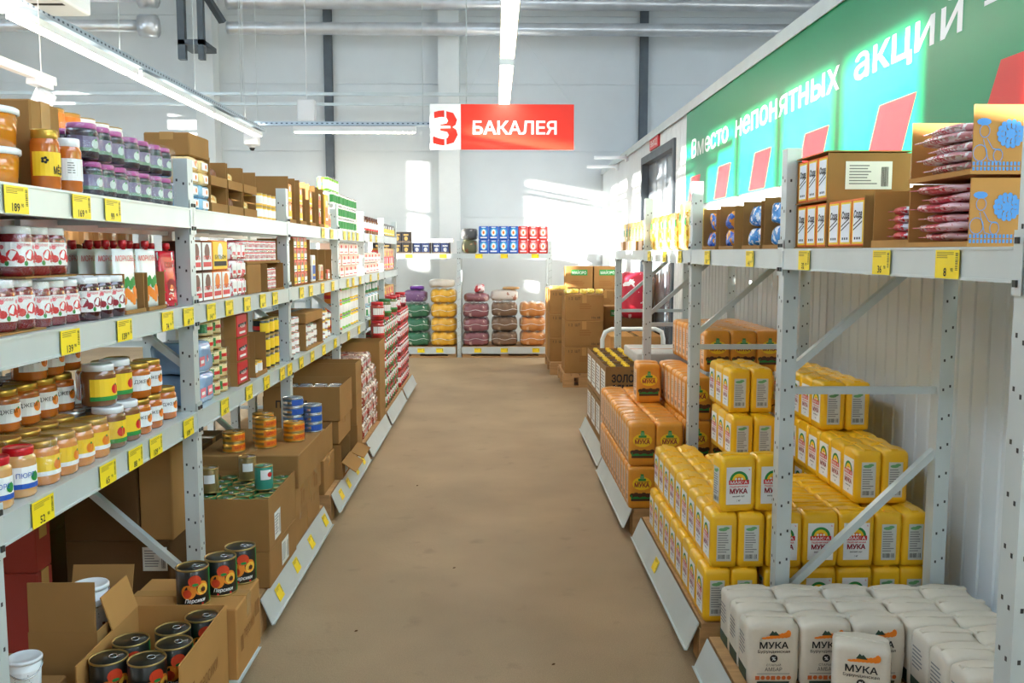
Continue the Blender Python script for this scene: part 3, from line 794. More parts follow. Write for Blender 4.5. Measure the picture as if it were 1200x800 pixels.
def flour_yellow(seed=0):
    dx, dy, dz, p = .126, .095, .2, 15
    t = T('flour_bag', 'flour bag'); b = crumple(dx, dy, dz, YELF, p, seed, .0035)
    b.box(-dx*.42, dx*.42, -.014, .010, dz-.004, dz+.0025, YELF); t.part('body', b)
    a = MB(); grid(a, -.046, .046, -.072, .062, WHITEPR, 6, 7)
    for k in range(2): pass
    r = .03
    a.disc(0, .014, .034, GREEN, None, 16, a0=0, a1=PI, z=.0005); a.disc(0, .014, .025, YEL, None, 14, a0=0, a1=PI, z=.0007); a.disc(0, .014, .014, ORANGE, None, 10, a0=0, a1=PI, z=.0009)
    for k in (-1, 0, 1): a.disc(k*.011, .02, .004, WHITEPR, None, 8, z=.0011)
    a.rect(-.037, .037, .000, .016, RED, z=.0011); mk_text(a, 'МАКFА', .0105, WHITEPR, 0, .0028, .064, z=.0014)
    mk_text(a, 'ПШЕНИЧНАЯ', .006, RED, 0, -.011, .066); mk_text(a, 'МУКА', .0165, MAROON, 0, -.032, .066, bold=.06)
    mk_text(a, 'высший сорт', .0055, INK, 0, -.045, .044); mk_text(a, '2 кг', .007, INK, 0, -.061, .014); mk_text(a, '%', .006, PINK, .038, .05, .006)
    t.part('front_label', pillow_art(a, dx, dy, dz, p, '-y'), 'white label with arch logo')
    for f in ('-x', '+x'):
        a = MB(); grid(a, -.026, .026, -.074, .056, GREYL, 4, 6); a.disc(-.005, .041, .016, LIGHTG, None, 9, ry=.006, z=.0005); a.disc(.008, .046, .011, LIGHTG, None, 9, ry=.005, z=.0005)
        paper_lines(a, None, -.022, .022, -.045, .032, 9); barcode(a, None, -.02, .006, -.066, -.05); barcode(a, None, .01, .021, -.066, -.05, seed=8)
        t.part('side_label', pillow_art(a, dx, dy, dz, p, f), 'grey side label with barcode')
    return t
def flour_orange(seed=0):
    dx, dy, dz, p = .138, .095, .225, 14
    t = T('flour_bag', 'flour bag'); b = crumple(dx, dy, dz, ORF, p, seed+5, .004); t.part('body', b)
    a = MB(); a.disc(0, .02, .05, YEL, None, 14, ry=.035, z=.0003); a.disc(0, .052, .012, LIGHTG, None, 8, z=.0006); a.rect(-.02, .02, .034, .046, GREEN, z=.0006); a.rect(-.008, .008, .046, .07, GREEN, z=.0005)
    mk_text(a, 'МУКА', .022, MAROON, 0, .002, .078, bold=.05); mk_text(a, 'пшеничная', .008, MAROON, 0, .026, .07)
    for k in range(6): a.disc(-.05+.02*k, -.042+.004*(k % 2), .015, DKBROWN, None, 8, ry=.012, z=.0005)
    a.rect(-.056, .056, -.06, -.042, GREEN, z=.0004); a.rect(-.056, .056, -.072, -.06, DKBROWN, z=.0004)
    t.part('front_label', pillow_art(a, dx, dy, dz, p, '-y'))
    for f in ('-x', '+x'):
        a = MB(); grid(a, -.034, .034, -.085, .08, PALEO, 4, 6); paper_lines(a, None, -.026, .026, -.03, .06, 8); barcode(a, None, -.02, .02, -.07, -.045)
        t.part('side_label', pillow_art(a, dx, dy, dz, p, f), 'pale side label')
    return t
def flour_white(seed=0):
    dx, dy, dz, p = .158, .111, .2, 13
    t = T('flour_bag', 'flour bag'); b = crumple(dx, dy, dz, PAPERW, p, seed+9, .0045); t.part('body', b)
    b = MB(); b.add([(-dx*.47, -.004, dz-.004), (dx*.47, -.01, dz-.003), (dx*.47, .012, dz-.001), (-dx*.47, .016, dz-.003), (-dx*.46, -.003, dz+.002), (dx*.46, -.009, dz+.003), (dx*.46, .008, dz+.004), (-dx*.46, .012, dz+.002)], [(0, 1, 5, 4), (1, 2, 6, 5), (2, 3, 7, 6), (3, 0, 4, 7), (4, 5, 6, 7)], PAPERW); t.part('top_fold', b)
    DG = mat('dark_green_print', (40, 66, 52), .5); OB = mat('burnt_orange_print', (200, 96, 40), .5)
    a = MB(); a.poly([(-.016, .062, .0005), (.016, .062, .0005), (.004, .076, .0005), (0, .072, .0005), (-.006, .078, .0005)], DG)
    for k in range(7): a.disc(-.03+.011*k, .054+.0016*k, .009, ORANGE, None, 8, ry=.0035+.001*k, z=.0004)
    a.disc(.043, .068, .008, ORANGE, None, 8, ry=.012, z=.0005)
    mk_text(a, 'МУКА', .02, INK, 0, .022, .088, bold=.03); mk_text(a, 'Бурундинская', .009, INK, 0, .008, .098, bold=.01)
    a.disc(0, -.010, .012, INK, None, 14, z=.0005); mk_text(a, '%', .011, WHITEPR, 0, -.0155, .012, z=.0009)
    mk_text(a, 'СТАРЫЙ', .007, INK, 0, -.034, .044, bold=0); mk_text(a, 'АМБАР', .012, INK, 0, -.05, .052, bold=0); a.rect(-.05, .05, -.059, -.057, GREYINK, z=.0004)
    for k in range(7):
        (a.disc(-.048+.016*k, -.071, .0068, OB, None, 10, z=.0005) if k not in (0, 3) else a.rect(-.055+.016*k, -.042+.016*k, -.078, -.065, OB, z=.0005))
    t.part('front_label', pillow_art(a, dx, dy, dz, p, '-y'), 'brown and orange printing')
    a = MB(); grid(a, -.05, .05, -.1+.006, -.083, DG, 5, 2); t.part('bottom_band', pillow_art(a, dx, dy, dz, p, '-y'))
    a = MB(); paper_lines(a, None, -.036, .036, -.06, .05, 10); grid(a, -.045, .045, -.092, -.07, DG, 5, 2); t.part('side_label', pillow_art(a, dx, dy, dz, p, '+x'))
    a = MB(); paper_lines(a, None, -.036, .036, -.02, .05, 6); grid(a, -.045, .045, -.092, -.05, DG, 5, 2); t.part('side_label', pillow_art(a, dx, dy, dz, p, '-x'))
    return t
class Mixed:
    """three differently creased bags of one kind, set down in turn"""
    def __init__(s, f): s.k = [f(i) for i in range(3)]; s.n = 0
    def place(s, *a, **k): s.n += 1; return s.k[(s.n*7//3) % 3].place(*a, **k)
FY, FO, FW = Mixed(flour_yellow), Mixed(flour_orange), Mixed(flour_white)
jit = lambda a: rnd.uniform(-a, a)
pallet(.73, 1.62, 1.75, 2.99, True, 'pallet under the white flour bags, nearest on the right', -1)
pallet(.73, 1.62, 3.10, 4.41, True, 'pallet under the yellow flour bags', -1)
pallet(.71, 1.62, 4.55, 5.81, True, 'pallet under the orange flour bags', -1)
pallet(.73, 1.62, 5.91, 7.2, True, 'pallet under the sunflower oil cartons', -1)
# white bags: a wrapped block of three columns, and a second block that reaches nearer
for j in range(3):
    for i in range(3):
        FW.place((.845+.162*i+jit(.001), 2.91-.1145*j+jit(.001), .151), 'white flour bag, left block, %s row from the back, %s from the aisle' % (od(j), od(i)), rz=jit(.012))
for j in range(7):
    for i in range(2):
        if (i == 0 and j > 5): continue
        FW.place((1.335+.162*i+jit(.001), 2.90-.1145*j+jit(.001), .151), 'white flour bag, right block, %s row from the back, %s from the aisle' % (od(j), od(i)), rz=jit(.012))
FW.place((1.065, 2.515, .151), 'white flour bag standing loose and turned in front of the left block', rz=-.35)
# yellow bags: two full layers, bags at the aisle turned sideways
YY0 = 3.105
for k in range(2):
    z = .151+.2005*k
    for j in range(9):
        for i in range(2):
            if k == 0 and i == 1 and j: continue
            FY.place((.81+.098*i+jit(.0005)-.02*(k == 0), YY0+.064+.127*j+jit(.0005), z), 'yellow flour bag, %s layer, %s row from the front, %s column from aisle' % (tier(k, 2), od(j), od(i)), rz=-PI/2+jit(.006))
    for i in range(3):
        for j in range(10):
            if k == 0 and j: continue
            if j > 5 and i == 2: continue
            FY.place((1.025+.129*i+jit(.0005), YY0+.05+.097*j+.127*0+jit(.002), z), 'yellow front-facing flour bag, %s layer, %s row back, %s column from post' % (tier(k, 2), od(j), od(i)), rz=jit(.006))
    for i in range(2):
        for j in range(8):
            if k == 0 and j: continue
            FY.place((1.40+.097*i+jit(.0005), YY0+.066+.127*j, z), 'yellow flour bag by the wall, %s layer, %s row back, %s column' % (tier(k, 2), od(j), od(i)), rz=-PI/2+jit(.006))
z3 = .151+.401
FY.place((.855, 3.165, z3), 'loose yellow flour bag on the bottom layers, left of the pair', rz=.12)
FY.place((.985, 3.175, z3), 'loose yellow flour bag on the bottom layers, half behind the post', rz=.06)
for j in range(8):
    for i in range(2): FY.place((1.36+.099*i, 3.27+.128*j, z3), 'yellow flour bag of the upper wall block, lower tier, %s back, %s column' % (od(j), od(i)), rz=-PI/2+jit(.006))
for j in range(5):
    for i in range(2): FY.place((1.36+.099*i, 3.63+.128*j, z3+.2005), 'yellow flour bag of the upper wall block, top tier, %s back, %s column' % (od(j), od(i)), rz=-PI/2+jit(.006))
for k in range(2):
    for j in range(3 if k == 0 else 3):
        for i in range(2): FY.place((1.09+.1*i, 3.97+.06*k+.128*j, z3+.2005*k), 'yellow flour bag of the rear block, %s tier, %s back, %s column' % (tier(k, 2), od(j), od(i)), rz=-PI/2+jit(.006))
# orange bags
OY = 4.545; OH = .2255
for k in range(2):
    for j in range(13):
        for i in range(2):
            if k == 0 and (i == 1 and j): continue
            FO.place((.755+.14*i+jit(.0005), OY+.05+.097*j+jit(.0005), .151+OH*k), 'orange flour bag near the aisle, %s layer, %s row back, %s column' % (tier(k, 2), od(j), od(i)), rz=jit(.006))
for k in range(4):
    for j in range(11):
        for i in range(4):
            if j and i and k < 3: continue
            if k == 3 and (i == 0 or j < 2): continue
            if k == 2 and j > 7 and i == 0: continue
            FO.place((1.05+.141*i+jit(.0005), OY+.1+.0975*j+jit(.0005), .151+OH*k), 'orange flour bag of the tall block, %s layer, %s row back, %s column' % (tier(k, 4), od(j), od(i)), rz=jit(.006))
FO.place((.885, 5.2, .151+2*OH), 'single orange flour bag standing on top of the aisle block', rz=.05)
FO.place((.9, 5.33, .151+2*OH), 'orange flour bag on the aisle block, behind the single one', rz=-.05)
# film laid over a few blocks
def sheet(x0, x1, y0, y1, z, label):
    b = MB(); n = 9; vs = []; fs = []
    for i in range(n+1):
        for j in range(n+1):
            x = x0+(x1-x0)*i/n; y = y0+(y1-y0)*j/n; vs.append((x, y, z+.006*noise.noise(Vector((x*14, y*14, z*3)))))
    for i in range(n):
        for j in range(n): fs.append((i*(n+1)+j, (i+1)*(n+1)+j, (i+1)*(n+1)+j+1, i*(n+1)+j+1))
    b.add(vs, fs, FILM, None, True); tag(b.obj('film_sheet'), label, 'film')
sheet(1.12, 1.62, 4.85, 5.7, .151+4*OH+.012, 'crumpled clear film over the tall orange flour block')
sheet(.69, .97, 4.56, 5.1, .151+2*OH+.010, 'clear film over the near orange bags at the aisle')
sheet(.69, .97, 5.45, 5.8, .151+2*OH+.010, 'clear film over the far orange bags at the aisle')
sheet(1.31, 1.51, 3.6, 4.25, z3+.401+.012, 'clear film over the top yellow bags by the wall')
# sunflower oil cartons with bottle necks poking out
OILC = mat('oil_carton', (150, 112, 62), .8, var=.06)
def oil_art(b, dx, dy, dz):
    M = face_front(-dy/2, 0, dz/2); b.text('ЗОЛОТАЯ', .05, INK, M, .015, .035, bold=.05, width=dx*.84); b.text('СЕМЕЧКА', .05, INK, M, .015, -.035, bold=.05, width=dx*.84); b.text('масло', .02, INK, M, .06, .1, width=.08)
    M = face_xm(-dx/2, 0, dz/2); b.rect(-dy*.4, dy*.4, -.1, .1, PAPER, M); paper_lines(b, M, -dy*.34, dy*.34, -.08, .09, 8, GREYINK)
def oil_carton():
    dx, dy, dz = .3, .29, .275
    t = open_carton(dx, dy, dz, OILC, art=oil_art, name='oil_carton')
    b = MB(); b.box(-dx/2+.005, dx/2-.005, -dy/2+.005, dy/2-.005, dz-.02, dz-.012, CARD3); t.part('inner_lid', b)
    for i in range(3):
        for j in range(3):
            b = MB(); M = Matrix.Translation((-.095+.095*i, -.09+.09*j, 0)); b.lathe([(.03, .02), (.036, .03), (.036, .2), (.02, .245), (.014, .25)], HONEY, 10, M); b.lathe([(.017, dz-.026), (.017, dz+.004), (.014, dz+.007)], YEL, 10, M); t.part('bottle', b)
    return t
OC = oil_carton()
OCL = flat1(OC)
for k in range(2):
    for j in range(4):
        for i in range(2):
            (OC if k and j < 2 else OCL).place((.885+.305*i, 6.09+.295*j, .151+.2845*k), 'brown sunflower oil carton, %s tier, %s from the front, %s column' % (tier(k, 2), od(j), od(i)))
b = MB(); b.rbox(-.28, .28, -.3, .3, 0, .07, mat('grey_card', (190, 188, 182), .7, var=.04), .01, 2); t_ = T('flat_carton', 'box'); t_.part('body', b); b = MB(); b.box(-.281, .281, -.02, .02, .0701, .071, TAPE); t_.part('tape', b)
t_.place((1.22, 6.25, .151+.569+.008), 'flat pale grey carton lying on the oil cartons')
# platform trolley with a white hoop handle
r = empty('platform_trolley', (1.2, 7.95, 0))
m = MB(); m.rbox(-.27, .3, -.1, .6, .16, .2, DARKSTEEL, .01); m.obj('platform', r)
m = MB(); m.tube([(-.25, 0, .18), (-.25, 0, .55), (-.25, 0, .7), (-.225, 0, .765), (-.17, 0, .79), (.1, 0, .79), (.22, 0, .79), (.275, 0, .765), (.29, 0, .7), (.29, 0, .18)], .02, WHITEPAINT, 10); m.bar((-.25, 0, .5), (.29, 0, .5), .02, .02, WHITEPAINT); m.obj('handle', r)
for sx in (-.2, .22):
    for sy in (0, .5):
        m = MB(); m.lathe([(.045, -.02), (.07, -.018), (.07, .018), (.045, .02)], INK, 16, Matrix.Translation((sx, sy, .07)) @ Matrix.Rotation(PI/2, 4, 'Y')); m.box(sx-.03, sx+.03, sy-.01, sy+.01, .07, .16, GALV); m.obj('wheel', r)
tag(r, 'platform trolley with a white hoop handle behind the oil cartons', 'trolley')
# big cartons beyond the right rack
def bigart(b, dx, dy, dz):
    M = face_front(-dy/2, 0, dz/2); b.text('1 2  ШТ', .03, INK, M, -dx*.25, dz*.3, width=dx*.3); paper_lines(b, M, -dx*.12, dx*.25, -.02, .05, 3, CARDIN); b.text('10х 48', .025, INK, M, dx*.3, -dz*.42, width=dx*.22)
def greenart(b, dx, dy, dz):
    M = face_front(-dy/2, 0, dz/2); b.rect(-.1, .1, .03, .1, GREEN, M); b.text('МАЙОРО', .035, WHITEPR, M, 0, .045, z=.0006, width=.17); paper_lines(b, M, -dx*.3, dx*.3, -.1, -.03, 3, CARDIN)
BC = carton(.42, .5, .285, CARD, art=bigart); BC2 = carton(.42, .42, .285, CARD2, tape=True); GC = carton(.33, .3, .28, CARD, art=greenart)
pallet(.74, 1.2, 9.75, 10.6, False, 'dark pallet under the big cartons past the right rack', -1)
pallet(.66, 1.5, 10.75, 11.9, False, 'farther pallet under cartons near the far right corner', -1)
for k in range(3):
    BC.place((.97, 10.03, .151+.287*k), 'big brown carton past the right rack, %s of its stack' % tier(k, 3))
    BC.place((.87+.0, 11.1, .151+.287*k), 'brown carton of the farther stack behind, %s tier' % tier(k, 3))
    BC2.place((.87, 11.6, .151+.287*k), 'orange-brown carton at the back of the farther stack, %s tier' % tier(k, 3))
    BC.place((1.32, 11.1, .151+.287*k), 'brown carton of the farther stack beside the wall, %s tier' % tier(k, 3))
for i in range(2): GC.place((1.03+.345*i, 11.2, 1.014), 'carton with a green label on the far stack, %s one' % ('left', 'right')[i])
GC.place((1.4, 10.3, .5785), 'carton with a green label right of the big brown stack')
BC2.place((1.41, 10.25, .002), 'orange-brown carton below the green-labelled one by the wall'); BC2.place((1.41, 10.25, .29), 'orange-brown carton directly under the green-labelled one')
YP = multi('yellow_packet', [(246, 206, 50), (250, 230, 120), (150, 180, 50)], 18)
for q in range(5):
    t_ = T('snack_packet', 'packet'); t_.part('body', pillow(.11, .08, .05, YP, 4, 3, .01, 18, q))
    t_.place((.8+.085*q, 9.9+.11*(q % 2), 1.015), 'yellow packet lying on the big carton stack, %s from the left' % od(q), rz=PI/2+jit(.15))
for q in range(2):
    t_ = T('snack_packet', 'packet'); t_.part('body', pillow(.11, .1, .05, YP, 4, 3, .01, 18, q+9))
    t_.place((.72+.1*q, 10.95, 1.015), 'yellow-green packet on the farther carton stack, %s from the left' % od(q))
BC3 = carton(.5, .6, .33, CARD2); 
for k in range(2): BC3.place((1.36, 8.92, .001+.332*k), 'large orange-brown carton by the doorway, %s one' % tier(k, 2))
# the red and white bundle leaning inside the doorway
t_ = T('wrapped_bundle', 'bundle'); t_.part('body', pillow(.3, .5, .5, multi('red_white_wrap', [(230, 200, 205), (190, 40, 60), (240, 236, 236)], 5), 5, 5, .03, 6, 3)); m = MB(); m.box(-.16, .16, -.26, .26, -.76, 0.02, CARD3); t_.part('base', m)
t_.place((1.47, 9.6, .76), 'red and white wrapped bundle standing by the doorway')

# ------------------------------------------------------------------ right side: top shelf
ZS = ZR+.001
SHRINK = (.937, ZS)
BLUEP = mat('pale_blue_print', (70, 140, 214), .6)
def flowerart(b, dx, dy, dz):
    M = face_front(-dy/2, 0, dz/2)
    for k in range(2):
        for q in range(30): b.rect(-dx/2+.004+q*(dx-.008)/30, -dx/2+.004+(q+.6)*(dx-.008)/30, -dz/2+.008+.011*k, -dz/2+.016+.011*k, BLUEP, M)
    M0 = M; M = M @ Matrix.Translation((-dx/2+.064, 0, 0)) @ Matrix.Diagonal((.86, 1.0, 1, 1))
    c = (.026, .012)
    for rr, n, s in ((.03, 14, .007), (.02, 10, .006), (.010, 7, .005), (0, 1, .006)):
        for q in range(n): b.disc(c[0]+rr*math.cos(2*PI*q/n), c[1]+rr*.85*math.sin(2*PI*q/n), s, BLUEP, M, 7)
    def line(pts, w_=.0016):
        for (x0, y0), (x1, y1) in zip(pts, pts[1:]):
            L = math.hypot(x1-x0, y1-y0) or 1; nx, ny = -(y1-y0)/L*w_/2, (x1-x0)/L*w_/2
            b.poly([(x0-nx, y0-ny, 0), (x1-nx, y1-ny, 0), (x1+nx, y1+ny, 0), (x0+nx, y0+ny, 0)], BLUEP, M)
    for cx, cy, rx, ry in ((-.042, .018, .013, .014), (-.052, -.03, .018, .018), (-.005, -.035, .012, .014)):
        line([(cx+rx*math.cos(i*PI/7), cy+ry*math.sin(i*PI/7)) for i in range(15)])
    b.disc(-.045, .038, .019, BLUEP, M, 10, ry=.008, z=.0003)
    line([(-.035, .002), (-.02, -.02), (.0, -.024)]); line([(-.045, .0), (-.03, -.045), (-.01, -.05)])
PK = multi('red_white_packet', [(236, 226, 226), (214, 150, 156), (244, 240, 240), (200, 60, 80), (236, 220, 222)], 26, .3, .4)
PK2 = multi('red_packet', [(206, 34, 54), (230, 190, 196), (206, 50, 70), (214, 96, 110)], 26, .3, .4)
PKB = multi('blue_white_packet', [(214, 214, 228), (206, 40, 60), (150, 160, 210)], 18, .3, .4)
def packet(m, dx, dy, dz, seed):
    t = T('seasoning_packet', 'packet'); b = pillow(dx, dy, dz, m, 4, 4, .006, 16, seed)
    for s in (-1, 1): b.box(min(s*dx*.46, s*dx*.54), max(s*dx*.46, s*dx*.54), -dy*.42, dy*.42, dz*.42, dz*.5, m)
    t.part('body', b); return t
PKS = [packet(PK, .19, .2, .022, s) for s in range(3)] + [packet(PK2, .19, .2, .022, s+5) for s in range(3)] + [packet(PKB, .17, .12, .022, 9)]
bx = open_carton(.26, .3, .152, CARD2, h={'-x': .012, '+x': .152}, art=flowerart, name='open_carton')
for k in range(2):
    bx.place((1.185, 2.165, ZS+.16*k), '%s open carton with a blue flower drawing by the nearest post' % ('lower', 'upper')[k])
    n = 6 if k == 0 else 5
    for q in range(n):
        PKS[(q % 3)+(3 if k == 0 else 0)].place((1.16-.022*(q % 2), 2.165+jit(.02), ZS+.16*k+.0135+.0226*q), 'red and white packet in the %s flower carton, %s from the bottom' % (('lower', 'upper')[k], od(q)), rz=jit(.12))
open_carton(.05, .3, .14, CARD2, h={'-x': .01}, name='open_carton').place((1.42, 2.17, ZS), 'torn cardboard tray standing behind the flower cartons')
o_ = open_carton(.25, .24, .16, CARD2, h={'-x': .02}, flaps={'+x': (.09, -.5)}).place((1.2, 2.46, ZS), 'half empty open carton left of the flower cartons')
for q in range(4): PKS[6].place((1.18, 2.455, ZS+.0205+.0225*q), 'blue and red packet in the half empty carton, %s from the bottom' % od(q), rz=jit(.1))
open_carton(.2, .02, .31, CARD2, h={'-x': .2}, name='cardboard_sheet').place((1.36, 2.325, ZS), 'tall cardboard piece standing up behind the packet carton')
SODA = mat('soda_box_orange', (240, 108, 16), .4); SODAW = mat('soda_box_face', (236, 238, 242), .4)
def soda():
    def f(b, M, dx, dz):
        b.rect(-dx*.41, dx*.41, -dz*.45, dz*.45, YEL, M); b.rect(-dx*.34, dx*.34, -dz*.41, dz*.41, SODAW, M, .0005)
        b.text('Сода', dz*.15, INK, M, 0, dz*.1, z=.001, width=dx*.6, shear=.25, bold=.05)
        for k in range(2):
            y = -.0-.02*k*.6; b.poly([(-dx*.32, y-.012, .001), (dx*.32, y+.012, .001), (dx*.32, y+.016, .001), (-dx*.32, y-.008, .001)], INK, M)
        for k in range(3): b.rect(-dx*.22+dx*.17*k, -dx*.12+dx*.17*k, -dz*.36, -dz*.31, INK, M, .001)
    return printed('soda_box', 'soda box', .094, .045, .14, SODA, f, None, None)
SD = soda()
for k, y0, lb in ((0, 2.905, 'lower far carton'), (1, 2.905, 'upper carton'), (0, 2.605, 'lower near carton')):
    cz = ZS+.152*k
    open_carton(.27, .295, .15, CARD, h={'-x': .004}, name='open_carton', sticker=sticker_at(lambda dx, dy, dz: face_front(-dy/2, .0, dz*.53), .15, .088, 4) if k else None).place((1.195, y0+.15, cz), 'open carton of orange soda boxes, the %s' % lb)
    for q in range(3):
        for d in range(2):
            SD.place((1.09+.047*d, y0+.0545+.0948*q, cz+.005), 'orange soda box in the %s, %s row, %s from the near end' % (lb, ('front', 'second')[d], od(q)), rz=FACE_R+jit(.03))
lid_ = MB(); lid_.box(-.126, .126, -.138, .138, 0, .004, CARD); tag(lid_.obj('cardboard_sheet', None, (1.195*.937, 3.055*.937, ZS+.3055*.937)), 'cardboard sheet covering the upper soda carton', 'cardboard')
# sweets in blue and white wraps
CB = multi('blue_candy_bag', [(30, 60, 150), (50, 100, 190), (230, 150, 60), (20, 40, 110)], 22, .25, .5); CWB = multi('white_blue_candy_bag', [(220, 232, 244), (60, 140, 210), (240, 245, 250), (230, 170, 70)], 16, .25, .5)
for q, (y, mt, dsc) in enumerate(((3.42, CWB, 'white and blue'), (3.72, CWB, 'white and blue'), (4.12, CB, 'dark blue'), (4.45, CB, 'dark blue'))):
    open_carton(.3, .26, .19, CARD, h={'-x': .015, '+x': .19, '+y': .2}, name='open_carton').place((1.2, y, ZS), 'open carton of %s sweet bags, %s from the near post' % (dsc, od(q)))
    for k in range(7):
        t_ = T('sweet_bag', 'bag of sweets'); t_.part('body', pillow(.11, .1, .085, mt, 3.5, 4, .014, 16, k+7*q))
        t_.place((1.125+.118*(k % 2), y-.058+.116*((k//2) % 2), ZS+.006+.087*(k//4)), '%s sweet bag in the %s carton from the post, %s of the heap' % (dsc, od(q), od(k)), rz=jit(.12))
# golden pasta bags and boxes
GP = multi('golden_pack', [(244, 186, 30), (252, 220, 90), (226, 160, 20), (120, 150, 40)], 20, .2, .6)
GP2 = multi('golden_box', [(236, 176, 40), (250, 214, 110), (170, 110, 30)], 24, .3, .5)
for q in range(10):
    y = 4.9+.135*q; h_ = .27 if q == 2 else .22
    t_ = T('pasta_pack', 'pasta pack'); t_.part('body', pillow(.09, .12, h_, GP if q % 2 else GP2, 7, 4, .004, 20, q)); b = MB(); b.rect(-.035, .035, -.05, .02, YEL); b.disc(0, .045, .025, GREEN, None, 10); t_.part('front_label', pillow_art(b, .09, .12, h_, 7, '-x'))
    t_.place((1.1, y, ZS), 'tall golden pasta pack on the right shelf, %s from the sweets' % od(q))
    if q % 3 == 0: open_carton(.2, .13, .2, CARD, h={'-x': .02, '-y': .2}, name='open_carton').place((1.28, y, ZS), 'narrow brown carton behind the golden packs, %s along' % od(q//3))
open_carton(.24, .12, .18, CARD, h={'-x': .02}).place((1.2, 4.66, ZS), 'brown carton between the sweets and the golden packs')
for q in range(8):
    y = 6.4+.16*q
    open_carton(.16, .15, .07, PALEO if q % 2 else CARD, name='display_tray').place((1.13, y, ZS), 'low display tray of slim golden boxes, %s from the near end' % od(q))
    t_ = T('tea_box', 'box'); b = MB(); b.rbox(-.06, .06, -.065, .065, 0, .21, GP2, .003, 1); t_.part('body', b); b = MB(); b.rect(-.045, .045, -.07, .06, GP, face_xm(-.06, 0, .11)); b.disc(0, .02, .03, GREEN, face_xm(-.06, 0, .11, .002), 10); t_.part('printing', b)
    t_.place((1.13, y, ZS+.005), 'slim golden box in a display tray, %s from the near end' % od(q))
# long pale cartons at the back of the right shelf
for q, (y, L) in enumerate(((3.7, .5), (4.4, .3), (5.2, .45))):
    carton(.18, L, .2, CARD).place((1.53, y, ZS), 'long brown carton lying at the back of the right shelf, %s along' % od(q))
SHRINK = None
# ------------------------------------------------------------------ left side: near bay, top shelf
ZT = Z1+.001
def tub():
    t = T('honey_tub', 'honey tub'); m = MB(); m.lathe([(.062, .001), (.067, 0), (.073, .08)], HONEY, 28); t.part('tub', m)
    m = MB(); m.lathe([(.074, .076), (.077, .078), (.077, .09), (.072, .093), (.05, .093)], LIDW, 28); t.part('lid', m, 'white plastic lid'); return t
TB = tub()
for k in range(2): TB.place((-1.2, 2.185, ZT+.0935*k), '%s clear tub of orange honey with white lid by the nearest post' % ('lower', 'upper')[k])
carton(.3, .15, .225, CARD).place((-1.296, 2.375, ZT), 'brown carton standing behind the honey jars')
def art_honey(bg, txt):
    def f(a, r, h):
        strip(a, -r*1.5, r*1.5, h*.22, h*.62, bg, 10)
        if txt:
            a.text('МЁД', h*.12, INK, None, r*.35, h*.26, z=.0008, width=r*.8, bold=.04)
            for q in range(5): a.disc(-r*.6+r*.16*math.cos(q*1.26), h*.48+r*.16*math.sin(q*1.26), r*.11, INK, None, 6, z=.0006)
            a.rect(r*.9, r*1.3, h*.3, h*.6, GREEN, z=.0005)
        else:
            a.rect(-r*.7, r*.1, h*.3, h*.58, PAPER, z=.0005); paper_lines(a, None, -r*.6, 0, h*.34, h*.56, 5, GREYINK, .0009); a.rect(r*.5, r*1.2, h*.3, h*.6, ORANGE, z=.0005)
    return f
HA = jar('honey_jar', 'jar', .034, .145, AMBER, GOLDL, art_honey(YEL, True)); HB = jar('honey_jar', 'jar', .034, .138, AMBER, LIDW, art_honey(WHITEPR, False))
carton(.25, .34, .26, CARD).place((-1.44, 2.1, ZT), 'added brown carton blocking the sun behind the honey tubs')  # out of view, added to stop sun slipping over the tubs
HA.place((-1.1, 2.268, ZT), 'honey jar with yellow label and gold lid on the top shelf', rz=FACE_L-.55)
HB.place((-1.1, 2.385, ZT), 'honey jar with white label beside the yellow-labelled one', rz=FACE_L-.55)
DJ = art_band(mat('lilac_label', (112, 104, 140), .35), mat('dull_green', (96, 140, 116), .4), None, None, mat('pale_print', (190, 206, 204), .4), .2, .62, 1.4)
dj = jar('berry_jar', 'jar', .043, .095, DARKJAM, LIDP, DJ)
for k in range(2):
    for q in range(2): dj.place((-1.226, 2.6+.098*q, ZT+.0955*k), 'dark berry jar with purple lid behind the packs, %s one %s' % (('near', 'far')[q], ('below', 'above')[k]), rz=FACE_L-.4)
    dj.place((-1.226, 2.5, ZT+.0955*k), 'dark berry jar with purple lid just behind the honey jars, %s' % ('below', 'above')[k], rz=FACE_L-.5)
DP = [jar_pack('berry_jar_pack', 'jar pack', 1, 3, .0425, .096, DARKJAM, LIDP, DJ, (.75, -.66), s) for s in range(2)]
DQ = [jar_pack('berry_jar_pack', 'jar pack', 1, 2, .0425, .094, DARKJAM, LIDP, DJ, (.75, -.66), s+4) for s in range(2)]
for k in range(2):
    DP[k].place((-1.13, 2.625+.02*(1-k), ZT+.1015*k), '%s wrapped pack of dark berry jars right of the honey jars' % ('lower', 'upper')[k])
    for q in range(2): DQ[k].place((-1.13, 2.87+.19*q, ZT+.1*k), '%s wrapped pair of dark berry jars, %s from the post' % (('lower', 'upper')[k], ('second', 'first')[q]))
